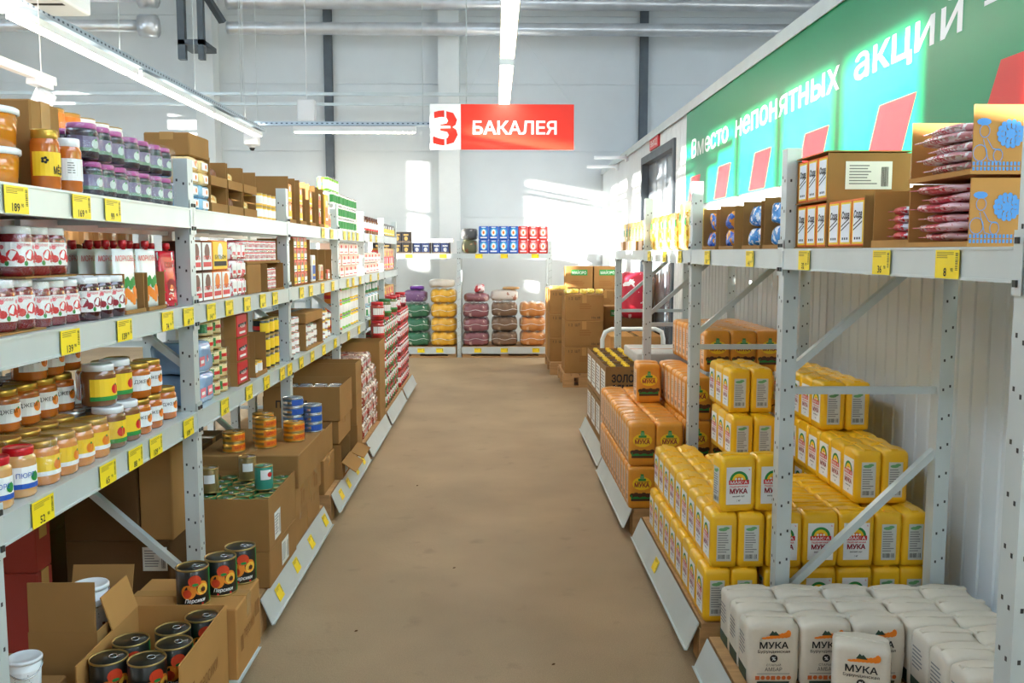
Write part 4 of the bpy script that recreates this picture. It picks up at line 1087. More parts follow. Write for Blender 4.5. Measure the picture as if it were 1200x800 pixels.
# tins on the next aisle's rack
def tin_art(bg, band, txt=None):
    def f(a, r, h):
        strip(a, -r*PI, r*PI, h*.38, h*.62, band, 18, z=.0003); strip(a, -r*.9, r*.9, h*.2, h*.8, bg, 8, z=.0006)
        if txt: a.text(txt, h*.25, RED, None, 0, h*.4, z=.001, width=r*1.3, bold=.04)
    return f
TINO = mat('tin_orange', (226, 156, 70), .35, .2); TN = can('food_tin', 'tin', .075, .1, TINO, tin_art(ORANGE, GOLD), GOLD, True); TNW = can('food_tin', 'tin', .075, .1, WHITEPR, tin_art(WHITEPR, RED, 'МЯСО'), GOLD, True)
for q in range(5):
    for k in range(5):
        (TN if q < 2 else TNW).place((-1.92, 3.98+.152*q, Z2+.2915+.1005*k), 'round tin high on the next aisle rack, %s stack, %s up' % (od(q), od(k)), rz=FACE_L-.6)
for q in range(5): carton(.3, .148, .28, CARD).place((-1.99, 3.98+.152*q, Z2+.001), 'brown carton under the high tins on the next rack, %s along' % od(q))
# ------------------------------------------------------------------ near bay, middle shelf
ZM = Z2+.001
SJ = art_jam(RED, 'варенье'); CJ = art_jam(MAROON, 'вишня')
SP = [jar_pack('jam_jar_pack', 'jar pack', 2, 3, .0405, .117, REDJAM, LIDW, SJ, (.9, -.43), s, True, tray=True) for s in (0, 1)]
CP = jar_pack('jam_jar_pack', 'jar pack', 2, 3, .0405, .117, CHERRY, LIDW, CJ, (.9, -.43), 2, False)
SPW = jar_pack('jam_jar_pack', 'jar pack', 2, 3, .0375, .113, REDJAM, LIDW, SJ, (.9, -.43), 7)
SPW.parts[-1] = ('film_wrap', film_box(.168, .245, .122, 3, amp=.012).mesh('film_wrap'), 'crumpled clear film wrap', None)
SP[0].place((-1.165, 2.06, ZM), 'lower tray pack of strawberry jam jars with white lids, nearest')
SP[1].place((-1.165, 2.23, ZM+.1225), 'upper tray pack of strawberry jam jars, stacked on two packs')
SPW.place((-1.165, 2.31, ZM), 'strawberry jam pack in crumpled film under the upper pack')
CP.place((-1.155, 2.555, ZM), 'pack of dark cherry jam jars with white lids')
carton(.24, .64, .255, mat('red_carton', (150, 20, 24), .7)).place((-1.52, 2.24, ZM), 'dark red carton behind the strawberry jam packs')
carton(.24, .55, .21, CARD3).place((-1.53, 2.86, ZM), 'dark brown carton behind the jelly pouches')
POUCHW = mat('pouch_white', (232, 234, 230), .25, coat=.4); POUCHP = multi('pouch_lilac', [(170, 190, 220), (120, 70, 150), (200, 210, 230)], 20, .25, .4); POUCHR = multi('pouch_berry', [(238, 236, 236), (210, 30, 50), (60, 140, 70)], 26, .25, .4)
def pouch(m, carrots):
    t = T('drink_pouch', 'pouch'); dx, dy, dz, p = .1, .045, .185, 5
    b = MB(); vs = []; n = 8; fs = []
    for i in range(n+1):
        v = i/n; z = .002+dz*v; th = .022*(1-v)**.7+.0015
        for j in range(9):
            u = -1+2*j/8; vs.append((u*dx/2, -th*(1-u*u)**.5, z))
        for j in range(9):
            u = 1-2*j/8; vs.append((u*dx/2, th*(1-u*u)**.5, z))
    for i in range(n):
        for j in range(18): fs.append((i*18+j, i*18+(j+1) % 18, (i+1)*18+(j+1) % 18, (i+1)*18+j))
    fs.append(tuple(range(17, -1, -1))); fs.append(tuple(range(n*18, n*18+18))); b.add(vs, fs, m, None, True); t.part('body', b)
    def on(x, y):
        v = y/dz; th = .022*(1-v)**.7+.0015; return -th*max(0, 1-(x/(dx/2))**2)**.5-.0012
    a = MB()
    if carrots:
        for k in range(7):
            c = ((-.028+.011*k), .035+.012*((k*3) % 4)/1.5); a.disc(c[0], c[1], .012, ORANGE, None, 9, ry=.017, z=.0001*k)
        for k in range(6): a.disc(-.024+.01*k, .078+.006*(k % 3), .009, GREEN, None, 8, ry=.015, z=.0003+.0001*k)
        a.text('МОРКОВЬ', .017, RED, None, 0, .15, width=.085, shear=.2, z=.0004)
    else: a.text('СОК', .02, MAROON, None, 0, .13, width=.05); a.disc(0, .07, .025, MAROON, None, 12)
    a.v = [(x, on(x, y)-z, y) for x, y, z in a.v]; t.part('printing', a)
    b = MB(); b.lathe([(.008, dz), (.008, dz+.008), (.0125, dz+.009), (.0125, dz+.026), (.01, dz+.028)], LIDR, 10); t.part('cap', b, 'red screw cap'); return t
PC, PP, PB = pouch(POUCHW, True), pouch(POUCHP, False), pouch(POUCHR, False)
for q, y in enumerate((2.745, 2.92)):
    open_carton(.22, .15, .12, CARD, h={'+x': .012}, name='open_carton').place((-1.19, y, ZM), 'cut open carton of white carrot pouches, %s one' % ('nearer', 'farther')[q])
    for k in range(4): PC.place((-1.115-.05*k, y, ZM+.006), 'white carrot pouch with red cap in %s carton, %s from aisle' % (('nearer', 'farther')[q], od(k)), rz=FACE_L-.25)
for k in range(5): PP.place((-1.345, 2.62+.1*k, ZM), 'lilac juice pouch with red cap at the back, %s along' % od(k), rz=FACE_L-.5)
for k in range(3): PB.place((-1.11-.05*k, 3.09, ZM), 'white berry pouch with red cap beside the rack post, %s back' % od(k), rz=FACE_L-.2)
# ------------------------------------------------------------------ near bay, lower shelf
ZC = Z3+.001
AJ = jar('puree_jar', 'jar', .0455, .108, APRI, GOLDL, art_band(YEL, WHITEPR, None, None, ORANGE)); AJ2 = jar('jam_jar', 'jar', .0455, .108, AMBER, GOLDL, art_band(WHITEPR, None, 'ДЖЕМ', INK, ORANGE))
BJ = jar('baby_food_jar', 'jar', .037, .115, PUREE, LIDR, art_band(WHITEPR, BLUE, 'ПЮРЕ', BLUE, GREEN, .18, .62, 1.6)); WJ = jar('jam_jar', 'jar', .048, .12, BROWNJ, LIDW, art_band(YEL, GREEN, None, None, RED, .14, .66)); GJ = jar('jam_jar', 'jar', .0455, .108, BROWNJ, GLINT, art_band(WHITEPR, None, 'ДЖЕМ', INK, ORANGE))
jf = FACE_L-.55
for q in range(2): BJ.place((-1.105, 1.975+.105*q, ZC), 'baby food jar with red lid at the shelf edge, %s one' % ('nearer', 'farther')[q], rz=jf)
for q in range(2): BJ.place((-1.185, 1.96+.085*q, ZC), 'baby food jar with red lid in the second row, %s from near' % od(q), rz=jf)
for q in range(4): AJ.place((-1.115, 2.195+.096*q, ZC), 'gold-lidded puree jar in the front row, %s beyond the red lids' % od(q), rz=jf+jit(.2))
for q in range(4): AJ.place((-1.212, 2.215+.096*q, ZC), 'gold-lidded puree jar in the second row, %s from near' % od(q), rz=jf+jit(.2))
for rw in range(3):
    for q in range(7): (GJ if rw else AJ).place((-1.322-.097*rw, 1.97+.096*q, ZC), '%s jar in the %s row of the lower shelf, %s along' % (('gold-lidded puree', 'silver-lidded jam', 'silver-lidded jam')[rw], od(rw+2), od(q)), rz=jf)
m = film_box(.216, .409, .119, 9, amp=.0005, e=80); tag(m.obj('film_wrap', None, (-1.163, 2.349, ZC-.0008)), 'clear film round the front puree jars', 'film')
WJ.place((-1.12, 2.605, ZC), 'white-lidded brown jam jar on the shelf under its twin', rz=jf-.3)
WJ.place((-1.12, 2.708, ZC), 'white-lidded brown jam jar on the shelf, second of the lower pair', rz=jf)
WJ.place((-1.15, 2.62, ZC+.1205), 'white-lidded brown jam jar with yellow-green label, upper tier, nearer', rz=jf)
WJ.place((-1.15, 2.735, ZC+.1205), 'white-lidded brown jam jar with yellow-green label, upper tier, farther', rz=jf)
for q in range(2):
    AJ2.place((-1.12, 2.806+.096*q, ZC), 'gold-lidded orange jam jar, lower tier, %s past the white lids' % od(q), rz=jf)
    AJ2.place((-1.13, 2.836+.096*q, ZC+.1085), 'gold-lidded orange jam jar, upper tier, %s past the white lids' % od(q), rz=jf)
AJ2.place((-1.13, 3.06, ZC), 'gold-lidded orange jam jar standing alone by the post', rz=jf)
for q in range(6): GJ.place((-1.225, 2.6+.096*q, ZC), 'silver-lidded jam jar behind the white-lidded ones, %s along' % od(q), rz=jf)
for q in range(4): AJ2.place((-1.26, 2.3+.1*q, ZC+.1085), 'jam jar of the upper tier behind the front rows, %s along' % od(q), rz=jf)
for q in range(5): GJ.place((-1.36, 2.2+.1*q, ZC+.1085), 'silver-lidded jam jar of the upper tier at the back, %s along' % od(q), rz=jf)
for q in range(3): AJ2.place((-1.27, 2.47+.1*q, ZC+.217), 'orange jam jar of the topmost tier, %s along' % od(q), rz=jf)
for q in range(3): AJ2.place((-1.25, 2.80+.096*q, ZC+.1085), 'amber jam jar stacked before the rear post, %s along' % od(q), rz=jf)
GB = mat('green_bag', (70, 140, 96), .35, var=.2, coat=.4, bump=.3, bscale=14)
for q in range(3):
    t_ = T('green_bag', 'bag'); t_.part('body', pillow(.3, .26, .12, GB, 3.5, 5, .02, 8, q)); t_.place((-2.0, 2.25+.31*q, .752), 'green plastic bag on the next aisle rack, %s along' % od(q))
carton(.4, .34, .2, mat('red_brown_carton', (150, 44, 30), .7)).place((-2.02, 3.55, Z2+.002), 'red-brown carton on the next aisle rack, past the near bay')
# ------------------------------------------------------------------ near bay, floor pallet
pallet(-2.0, -.9, 1.93, 3.17, True, 'pallet under the peach can cartons, nearest on the left', 1)
ZP = .151
BLACKC = mat('can_black', (24, 26, 24), .35, coat=.3); PEACH = mat('peach_print', (244, 140, 40), .45); PEACHD = mat('peach_blush', (222, 70, 36), .45); PEACHL = mat('peach_flesh', (252, 196, 70), .45)
def art_peach(a, r, h):
    strip(a, r*1.15, r*1.6, h*.05, h*.95, GREEN, 4, z=.0002)
    for x, y, s, m in ((-.3, .42, .46, PEACH), (.5, .5, .46, PEACH), (.1, .7, .4, PEACHD)): a.disc(x*r, y*h, s*r, m, None, 14, z=.0005)
    a.disc(.58*r, .47*h, .36*r, PEACHL, None, 12, z=.0009); a.disc(.6*r, .46*h, .16*r, DKBROWN, None, 9, z=.0012); a.disc(-.38*r, .38*h, .28*r, PEACHD, None, 9, z=.0008); a.disc(.12*r, .61*h, .2*r, GREEN, None, 8, ry=.1*r, z=.0014)
    a.text('Персики', h*.1, WHITEPR, None, .1*r, h*.14, z=.001, width=r*1.25, shear=.25, bold=.03); a.rect(-.3*r, .6*r, h*.05, h*.1, RED, z=.0008)
PCAN = can('peach_can', 'can', .05, .118, BLACKC, art_peach, GOLD)
carton(.36, .27, .228, CARD2, art=lambda b, dx, dy, dz: (b.text('персики', .04, CARDIN, face_xp(dx/2, .0, dz*.45), 0, 0, width=.12), b.rect(-.1, -.07, .03, .08, CARDIN, face_xp(dx/2, 0, dz*.2)), b.rect(.07, .12, .05, .1, CARDIN, face_xp(dx/2, 0, dz*.3)))).place((-.975, 2.83, ZP), 'closed carton carrying three black peach cans')
for q, (x, y) in enumerate(((-.945, 2.755), (-.885, 2.845), (-.85, 2.947))): PCAN.place((x, y, ZP+.2285), 'black peach can standing on the closed carton, %s from near' % od(q), rz=.35)
pc_ = open_carton(.27, .41, .25, CARD2, h={'-y': .2}, art=lambda b, dx, dy, dz: (b.text('персики', .045, CARDIN, face_xp(dx/2, .02, dz*.4), 0, 0, width=.16), b.rect(-.15, -.1, .1, .16, CARDIN, face_xp(dx/2, 0, 0))))
m = MB(); m.box(-.002, .002, .02, .2, 0, .1, CARD2, Matrix.Translation((-.133, 0, .2505)) @ Matrix.Rotation(-.3, 4, 'Y')); pc_.part('flap', m)
pc_.place((-.955, 2.475, ZP), 'open carton holding black peach cans')
CL = [(-.875, 2.62), (-1.005, 2.61), (-.93, 2.53), (-.893, 2.435), (-1.02, 2.455), (-.93, 2.335), (-1.036, 2.345)]
for q, (x, y) in enumerate(CL): PCAN.place((x, y, ZP+(.1235 if q != 1 else .0045)), 'black peach can in the open carton, %s of seven from the back' % od(q), rz=.6+jit(.3))
for q, (x, y) in enumerate(CL):
    if q != 1: PCAN.place((x, y, ZP+.0045), 'black peach can of the hidden bottom layer in the open carton, %s' % od(q), rz=.6)
# open carton with a bucket, at the left edge
open_carton(.19, .25, .27, CARD, flaps={'-y': (.14, -.02), '+y': (.1, .3)}).place((-1.2, 2.563, ZP), 'tall open carton with raised flap at the lower left')
def bucket(r, h):
    t = T('plastic_bucket', 'bucket'); m = MB(); m.lathe([(r*.85, 0), (r*.87, .003), (r*.97, h*.93)], PLASTW, 24); t.part('body', m)
    m = MB(); m.lathe([(r, h*.9), (r*1.05, h*.91), (r*1.05, h*.97), (r*.99, h), (r*.93, h), (r*.9, h*.985), (r*.4, h*.985)], LIDW, 24); t.part('lid', m, 'white lid with raised rim')
    m = MB(); strip(m, -r*.8, r*.8, h*.2, h*.7, WHITEPR, 8); paper_lines(m, None, -r*.6, r*.5, h*.3, h*.65, 5, GREYINK, .0005); m.rect(-r*.7, r*.7, h*.12, h*.18, BROWNJ, z=.0004); t.part('paper_label', wrap(m, r*.945))
    m = MB(); m.tube([(r*1.03*math.cos(a), -r*1.03*math.sin(a)-.002, h*.86-h*.3*math.sin(a)) for a in [PI*i/10 for i in range(11)]], .002, GLINT, 5); t.part('handle', m); return t
bucket(.05, .135).place((-1.192, 2.6, ZP+.215), 'white lidded bucket standing in the tall open carton', rz=.5)
carton(.13, .13, .21, CARD3, tape=False, name='cardboard_insert').place((-1.192, 2.6, ZP+.0045), 'cardboard filler under the white bucket')
bucket(.042, .1).place((-1.235, 2.3, ZP+.1655), 'small white bucket behind the nearest left post', rz=.5)
carton(.2, .22, .162, CARD).place((-1.28, 2.3, ZP), 'brown carton under the small bucket at the left edge')
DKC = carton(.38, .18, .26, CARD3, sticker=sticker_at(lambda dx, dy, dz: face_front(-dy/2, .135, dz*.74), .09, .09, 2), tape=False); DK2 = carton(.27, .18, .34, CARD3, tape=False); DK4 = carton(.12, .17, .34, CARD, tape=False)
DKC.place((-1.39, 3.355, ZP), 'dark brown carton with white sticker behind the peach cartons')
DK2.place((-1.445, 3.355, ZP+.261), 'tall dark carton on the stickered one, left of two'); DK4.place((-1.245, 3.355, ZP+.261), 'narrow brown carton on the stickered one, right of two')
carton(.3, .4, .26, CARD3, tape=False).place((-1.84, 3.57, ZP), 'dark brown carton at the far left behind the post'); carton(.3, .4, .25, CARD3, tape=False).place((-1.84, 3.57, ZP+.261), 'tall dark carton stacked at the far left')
RBC = mat('red_brown_carton', (150, 44, 30), .7)
carton(.24, .1, .27, RBC).place((-1.62, 2.95, ZP), 'red-brown carton seen beside the rear post, lower'); carton(.24, .1, .16, RBC).place((-1.62, 2.95, ZP+.271), 'red-brown carton seen beside the rear post, upper')
# ------------------------------------------------------------------ second bay
carton(.3, .21, .18, CARD).place((-1.41, 3.36, ZT), 'brown carton at the back behind the orange spread tubs')
SPR = multi('orange_spread', [(236, 176, 90), (246, 214, 150), (230, 120, 50)], 26, .25, .4); SPB = multi('pale_spread', [(214, 226, 236), (150, 200, 230), (240, 240, 240)], 22, .25, .4)
for k in range(4):
    for q in range(2):
        t_ = T('spread_pack', 'pack'); t_.part('body', pillow(.16, .114, .045, SPR if k > 1 else SPB, 10, 4, .004, 20, k+4*q)); b = MB(); grid(b, -.035, .035, -.014, .014, WHITEPR, 4, 2); b.disc(.012, 0, .009, ORANGE, None, 8, z=.0005); t_.part('front_label', pillow_art(b, .16, .114, .045, 10, '+x'))
        t_.place((-1.155, 3.302+.1165*q, ZT+.0465*k), '%s wrapped spread pack by the second post, %s layer, %s' % (('pale', 'orange')[k > 1], tier(k, 4), ('near', 'far')[q]))
carton(.16, .22, .08, CARD).place((-1.155, 3.37, ZT+.188), 'brown carton lying on the wrapped spread packs')
CHOC = mat('brown_bag', (130, 74, 40), .4, coat=.3, var=.2)
for k in range(2):
    for q in range(3):
        y = 3.58+.225*q
        open_carton(.22, .205, .1, CARD, h={'+x': .035, '-y': .1}, flaps={'-x': (.06, .5)} if k else None, name='display_carton').place((-1.18, y, ZT+.102*k), '%s display carton with cut front on the top shelf, %s along' % (('lower', 'upper')[k], od(q)))
        if q < 2 or k == 0:
            for e in range(2):
                t_ = T('snack_packet', 'packet'); t_.part('body', pillow(.1, .075, .07, CHOC if (q+k) % 2 else SPR, 4, 4, .004, 18, e+q)); t_.place((-1.15, y-.046+.092*e, ZT+.102*k+.005), 'snack packet in the %s display carton, %s carton, %s' % (('lower', 'upper')[k], od(q), ('near', 'far')[e]))
LTIN = can('small_tin', 'tin', .04, .06, mat('tin_yellow', (240, 190, 50), .35, .2), tin_art(WHITEPR, ORANGE), GOLD, True)
for q in range(4):
    for k in range(2): LTIN.place((-1.12, 4.27+.083*q, ZT+.0605*k), 'small yellow tin on the top shelf of the second bay, %s, %s row' % (od(q), tier(k, 2)), rz=jf)
carton(.3, .5, .16, CARD).place((-1.4, 4.38, ZT), 'long brown carton behind the small yellow tins')
WCAN = can('milk_can', 'can', .0375, .085, mat('can_white_green', (214, 226, 206), .35), art_band(GREEN, WHITEPR, None, None, None, .1, .9, 1.0), GLINT, True)
for q in range(5):
    for e in range(2): WCAN.place((-1.33-.08*e, 4.2+.08*q, ZT+.1615), 'white and green milk can on the long carton, %s along, %s row' % (od(q), ('front', 'rear')[e]), rz=jf)
# middle shelf: sauces and pates
def art_box(bg, c1, c2, txt=None):
    def f(b, M, dx, dz):
        b.rect(-dx*.46, dx*.46, -dz*.46, dz*.46, bg, M); b.disc(0, dz*.14, min(dx, dz)*.28, c1, M, 12, z=.0005); b.rect(-dx*.4, dx*.4, -dz*.36, -dz*.2, c2, M, .0005)
        if txt: b.text(txt, dz*.13, c2, M, 0, -dz*.12, z=.0008, width=dx*.7, bold=.03)
    return f
SX = .11
OB_ = printed('sauce_box', 'box', .1, SX, .11, ORANGE, None, None, art_box(WHITEPR, ORANGE, RED, 'СОУС')); DB_ = printed('broth_box', 'box', .1, .12, .11, mat('brown_print', (110, 60, 40), .45), None, None, art_box(WHITEPR, mat('brown_print', (110, 60, 40), .45), RED, 'ПАСТА')); LB_ = printed('soup_box', 'box', .1, .2, .115, ORANGE, None, None, art_box(YEL, WHITEPR, INK, 'БУЛЬОН'))
for k in range(2):
    for q in range(2): DB_.place((-1.13, 3.305+.123*q, ZM+.113*k), 'white and brown paste box, %s row, %s past the post' % (tier(k, 2), od(q)))
LB_.place((-1.13, 3.591, ZM+.113), 'orange broth box with white oval on the middle shelf')
for q in range(2): OB_.place((-1.13, 3.546+.113*q, ZM), 'orange and black sauce box under the broth box, %s one' % ('nearer', 'farther')[q])
GTIN = can('pate_tin', 'tin', .042, .05, mat('tin_grey_red', (150, 130, 126), .35, .2), tin_art(WHITEPR, RED), GLINT, True)
PPK = multi('pink_white_pack', [(240, 232, 232), (222, 110, 120), (246, 242, 242), (206, 50, 60)], 20, .25, .3)
for k in range(3):
    t_ = T('wafer_pack', 'pack'); t_.part('body', pillow(.16, .23, .074, PPK, 12, 5, .003, 20, k)); b = MB()
    for e in range(3): b.rect(-.1+.07*e, -.04+.07*e, -.025, .025, WHITEPR); b.rect(-.09+.07*e, -.05+.07*e, -.018, -.004, RED, z=.0004)
    t_.part('front_label', pillow_art(b, .16, .23, .074, 12, '+x')); t_.place((-1.155, 3.832, ZM+.0755*k), 'pink and white wrapped pack, %s of the pile' % tier(k, 3))
RT = mat('tin_pink', (232, 90, 100), .35, .1); PTN = can('pate_tin', 'tin', .047, .05, RT, tin_art(WHITEPR, RED, 'ПАШТЕТ'), GLINT, True)
for k in range(2):
    for q in range(3): PTN.place((-1.125, 4.28+.097*q, ZM+.005+.0505*k), 'pink pate tin in the low carton, %s row, %s along' % (tier(k, 2), od(q)), rz=jf)
open_carton(.22, .32, .13, CARD, h={'+x': .01, '-y': .13}, name='open_carton').place((-1.16, 4.38, ZM), 'open carton of pink pate tins on the middle shelf')
carton(.2, .22, .13, CARD).place((-1.17, 4.06, ZM), 'closed brown carton under the pink tin trays')
open_carton(.2, .6, .012, CARD, name='display_tray').place((-1.17, 4.24, ZM+.1315), 'shallow cardboard tray of pink pate tins')
for k in range(2):
    for q in range(6): PTN.place((-1.125, 4.0+.097*q, ZM+.136+.0505*k), 'pink pate tin in the shallow tray, %s row, %s along' % (tier(k, 2), od(q)), rz=jf)
# lower shelf of the second bay
PTE = can('pate_tin', 'tin', .05, .055, mat('tin_cream', (222, 206, 150), .35, .1), tin_art(GREEN, RED), GOLD, True)
def tin_pack(nx, ny, r, h, tinT, film=True, seed=0, layers=1, fm=None):
    t = T('tin_pack', 'tin pack'); me = tinT.parts[0][1]
    for l in range(layers):
        for i in range(nx):
            for j in range(ny):
                b = MB(); b0 = 0
                b.v = [(v.co.x+(i-(nx-1)/2)*2.02*r, v.co.y+(j-(ny-1)/2)*2.02*r, v.co.z+l*(h+.0005)) for v in me.vertices]; b.mats = list(me.materials)
                for p in me.polygons: b.f.append(list(p.vertices)); b.mi.append(p.material_index); b.sm.append(True)
                t.part('tin', b)
    if film: t.part('film_wrap', film_box(nx*2.02*r+.008, ny*2.02*r+.008, layers*(h+.001)+.004, seed, amp=.005), 'clear shrink film wrap')
    return t
TP = tin_pack(1, 2, .05, .055, PTE, True, 1)
for k in range(5): TP.place((-1.14, 3.62 if k < 3 else 3.55, ZC+.0605*k), 'wrapped pack of cream pate tins in the pile, %s from the bottom' % od(k))
BF = mat('blue_film', (140, 176, 214), .2, coat=.5, var=.15, bump=.4, bscale=16)
for k in range(2):
    t_ = T('wrapped_pack', 'pack'); t_.part('body', pillow(.17, .2, .115, BF, 9, 6, .008, 18, k)); b = MB(); 
    for e in range(2): b.rect(-.07+.08*e, -.015+.08*e, -.03, .005, PINK); b.rect(-.06+.08*e, -.025+.08*e, -.02, -.008, WHITEPR, z=.0005)
    t_.part('front_label', pillow_art(b, .17, .2, .115, 9, '+x')); t_.place((-1.16, 3.36, ZC+.1165*k), '%s blue film pack on the lower shelf by the post' % ('lower', 'upper')[k])
REDB = mat('red_box', (206, 24, 34), .4)
RB = printed('red_box', 'box', .12, .15, .1, REDB, None, None, lambda b, M, dx, dz: (b.poly([(-dx*.4, -dz*.05, 0), (dx*.4, .0, 0), (dx*.42, dz*.14, 0), (-dx*.4, dz*.08, 0)], INK, M), b.text('чай', dz*.2, WHITEPR, M, 0, -.01, z=.0006, width=dx*.5), b.rect(-dx*.3, dx*.3, -dz*.36, -dz*.26, WHITEPR, M)))
for k in range(3):
    open_carton(.17, .19, .099, CARD, h={'+x': .004}, name='display_carton').place((-1.16, 3.87, ZC+.0995*k), 'brown display carton with a red box inside, %s tier' % tier(k, 3))
    RB.place((-1.14, 3.87, ZC+.0995*k+.0048), 'red box with black and white band, %s tier' % tier(k, 3), scale=(1, 1, .93))
open_carton(.18, .2, .19, CARD, h={'+x': .02}, name='display_carton').place((-1.16, 4.14, ZC), 'tall brown display carton right of the red boxes')
for e in range(2): LTIN.place((-1.12, 4.1+.085*e, ZC+.0045), 'small yellow tin in the tall display carton, %s one' % ('nearer', 'farther')[e], rz=jf)
BT = can('fish_tin', 'tin', .042, .04, mat('tin_blue_red', (196, 60, 60), .35, .1), tin_art(WHITEPR, CYAN), GLINT, True); BLT = can('stew_can', 'can', .04, .08, BLACKC, tin_art(YEL, RED), GOLD, True)
for q in range(3):
    for k in range(3): BLT.place((-1.12, 4.34+.09*q, ZC+.0805*k), 'dark stew can before the third post, %s row, %s along' % (tier(k, 3), od(q)), rz=jf)
# floor: carton full of cans on another carton
pallet(-2.0, -.9, 3.35, 4.65, True, 'pallet under the carton filled with cans, second on left', 1)
CC = carton(.4, .47, .148, CARD, sticker=sticker_at(lambda dx, dy, dz: face_xp(dx/2, .02, dz*.5), .12, .1, 3))
CC.place((-1.085, 3.7, ZP), 'closed carton below the carton filled with cans')
open_carton(.4, .47, .21, CARD, sticker=sticker_at(lambda dx, dy, dz: face_xp(dx/2, -.1, dz*.35), .1, .11, 6)).place((-1.085, 3.7, ZP+.1495), 'open carton filled with gold-topped cans')
GCAN = can('vegetable_can', 'can', .037, .095, mat('can_green', (60, 130, 80), .35, .1), art_band(WHITEPR, GREEN, None, None, RED, .2, .8, .8), GOLD)
TCAN = can('vegetable_can', 'can', .037, .1, mat('can_teal', (60, 150, 130), .35, .1), art_band(WHITEPR, None, None, None, RED, .45, .85, .6), GOLD); KCAN = can('vegetable_can', 'can', .037, .1, mat('can_brown', (140, 116, 70), .35, .2), art_band(WHITEPR, None, None, None, None, .4, .75, .6), GOLD)
GC1 = flat1(GCAN)
for i in range(5):
    for j in range(6): GC1.place((-1.085+(i-2)*.0755, 3.7+(j-2.5)*.0755, ZP+.1495+.2-.095-.006*((i*7+j*3) % 3)), 'gold-topped can filling the carton, %s row from near, %s from aisle' % (od(j), od(4-i)), rz=rnd.uniform(0, 6))
carton(.385, .455, .088, CARD3, tape=False, name='cardboard_insert').place((-1.085, 3.7, ZP+.154), 'cardboard layer under the cans in the full carton')
KCAN.place((-1.16, 3.62, ZP+.3505), 'brown can standing on the full carton, nearer left', rz=.3); KCAN.place((-1.06, 3.82, ZP+.3505), 'brown can standing on the full carton, farther back', rz=.3); TCAN.place((-.95, 3.66, ZP+.3505), 'teal can standing on the full carton by the aisle', rz=.5)
# cartons with gold tins behind
ST = lambda b, dx, dy, dz: (b.text('Тп', .07, CARDIN, face_xp(dx/2, .0, dz*.25), 0, 0, width=.09, bold=.03))
C3 = carton(.42, .29, .135, CARD, art=ST); C3b = carton(.4, .3, .135, CARD)
for k in range(2):
    for q in range(2): (C3 if k == 1 else C3b).place((-1.1, 4.1+.3*q, ZP+.1365*k), 'brown carton under the gold tins, %s tier, %s' % (tier(k, 2), ('near', 'far')[q]))
carton(.46, .62, .15, CARD).place((-1.1, 4.26, ZP+.273), 'wide closed carton carrying the gold tins')
GT = can('fish_tin', 'tin', .05, .045, mat('tin_gold', (236, 168, 50), .3, .4), tin_art(ORANGE, GOLD, 'ШПРОТЫ'), GOLD); GRT = can('fish_tin', 'tin', .05, .045, mat('tin_dark_blue', (90, 110, 130), .3, .3), tin_art(BLUE, GLINT), GLINT)
zt = ZP+.4245
for q, (x, y, n) in enumerate(((-1.18, 4.04, 2), (-1.06, 4.13, 3), (-1.1, 4.25, 3), (-.96, 4.27, 2))):
    for k in range(n): GT.place((x, y, zt+.0455*k), 'gold fish tin on the wide carton, %s stack, %s tier' % (od(q), ('bottom', 'second', 'third')[k]), rz=jf)
for k in range(4): GRT.place((-1.0, 4.44, zt+.0455*k), 'blue-grey fish tin in the far stack, %s from the bottom' % od(k), rz=jf)
for k in range(3): GRT.place((-.92, 4.5, zt+.0455*k), 'blue-grey fish tin in the lower far stack, %s from bottom' % od(k), rz=jf)
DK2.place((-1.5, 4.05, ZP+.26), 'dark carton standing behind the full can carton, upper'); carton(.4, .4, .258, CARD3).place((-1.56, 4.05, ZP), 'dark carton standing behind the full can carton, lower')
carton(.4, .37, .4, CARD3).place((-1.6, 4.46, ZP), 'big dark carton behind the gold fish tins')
# ------------------------------------------------------------------ pallets farther along the left side
pallet(-2.0, -.9, 4.85, 6.13, True, 'pallet under the opened cartons, third on the left', 1)
pallet(-2.0, -.9, 6.21, 7.35, True, 'pallet under wrapped jar packs, fourth on the left', 1)
pallet(-2.0, -.9, 7.42, 8.655, True, 'pallet under pickle jars, fifth on the left', 1)
pallet(-2.0, -.9, 8.73, 9.76, True, 'pallet under the farthest jars on the left', 1)
carton(.38, .32, .19, CARD).place((-1.12, 5.0, ZP), 'brown carton at the near corner of the third pallet, lower'); open_carton(.36, .32, .15, CARD).place((-1.12, 5.0, ZP+.1915), 'empty open carton on the third pallet corner')
open_carton(.4, .3, .2, CARD, h={'+x': .1}, flaps={'+x': (.1, 2.2)}, sticker=sticker_at(lambda dx, dy, dz: face_xp(dx/2, 0, .05), .12, .07, 4)).place((-1.09, 5.33, ZP), 'torn carton with hanging front flap, third pallet, nearer')
open_carton(.4, .3, .2, CARD, h={'+x': .09}, flaps={'+x': (.09, 2.0)}, sticker=sticker_at(lambda dx, dy, dz: face_xp(dx/2, 0, .045), .12, .06, 5)).place((-1.09, 5.65, ZP), 'torn carton with hanging front flap, third pallet, farther')
open_carton(.44, .44, .2, CARD, art=lambda b, dx, dy, dz: b.text('ПЕЧЕНЬ', .04, INK, face_front(-dy/2, -.05, dz*.4), 0, 0, width=.2, bold=.04)).place((-1.12, 5.42, ZP+.2015+.14), 'open carton of silver tins on the third pallet')
carton(.42, .42, .138, CARD).place((-1.12, 5.42, ZP+.202), 'closed carton under the silver tin carton')
STN = can('silver_tin', 'tin', .042, .04, mat('tin_silver', (180, 186, 196), .3, .5), None, GLINT, True)
carton(.42, .42, .12, CARD3, tape=False, name='cardboard_insert').place((-1.12, 5.42, ZP+.346), 'cardboard layer inside the silver tin carton')
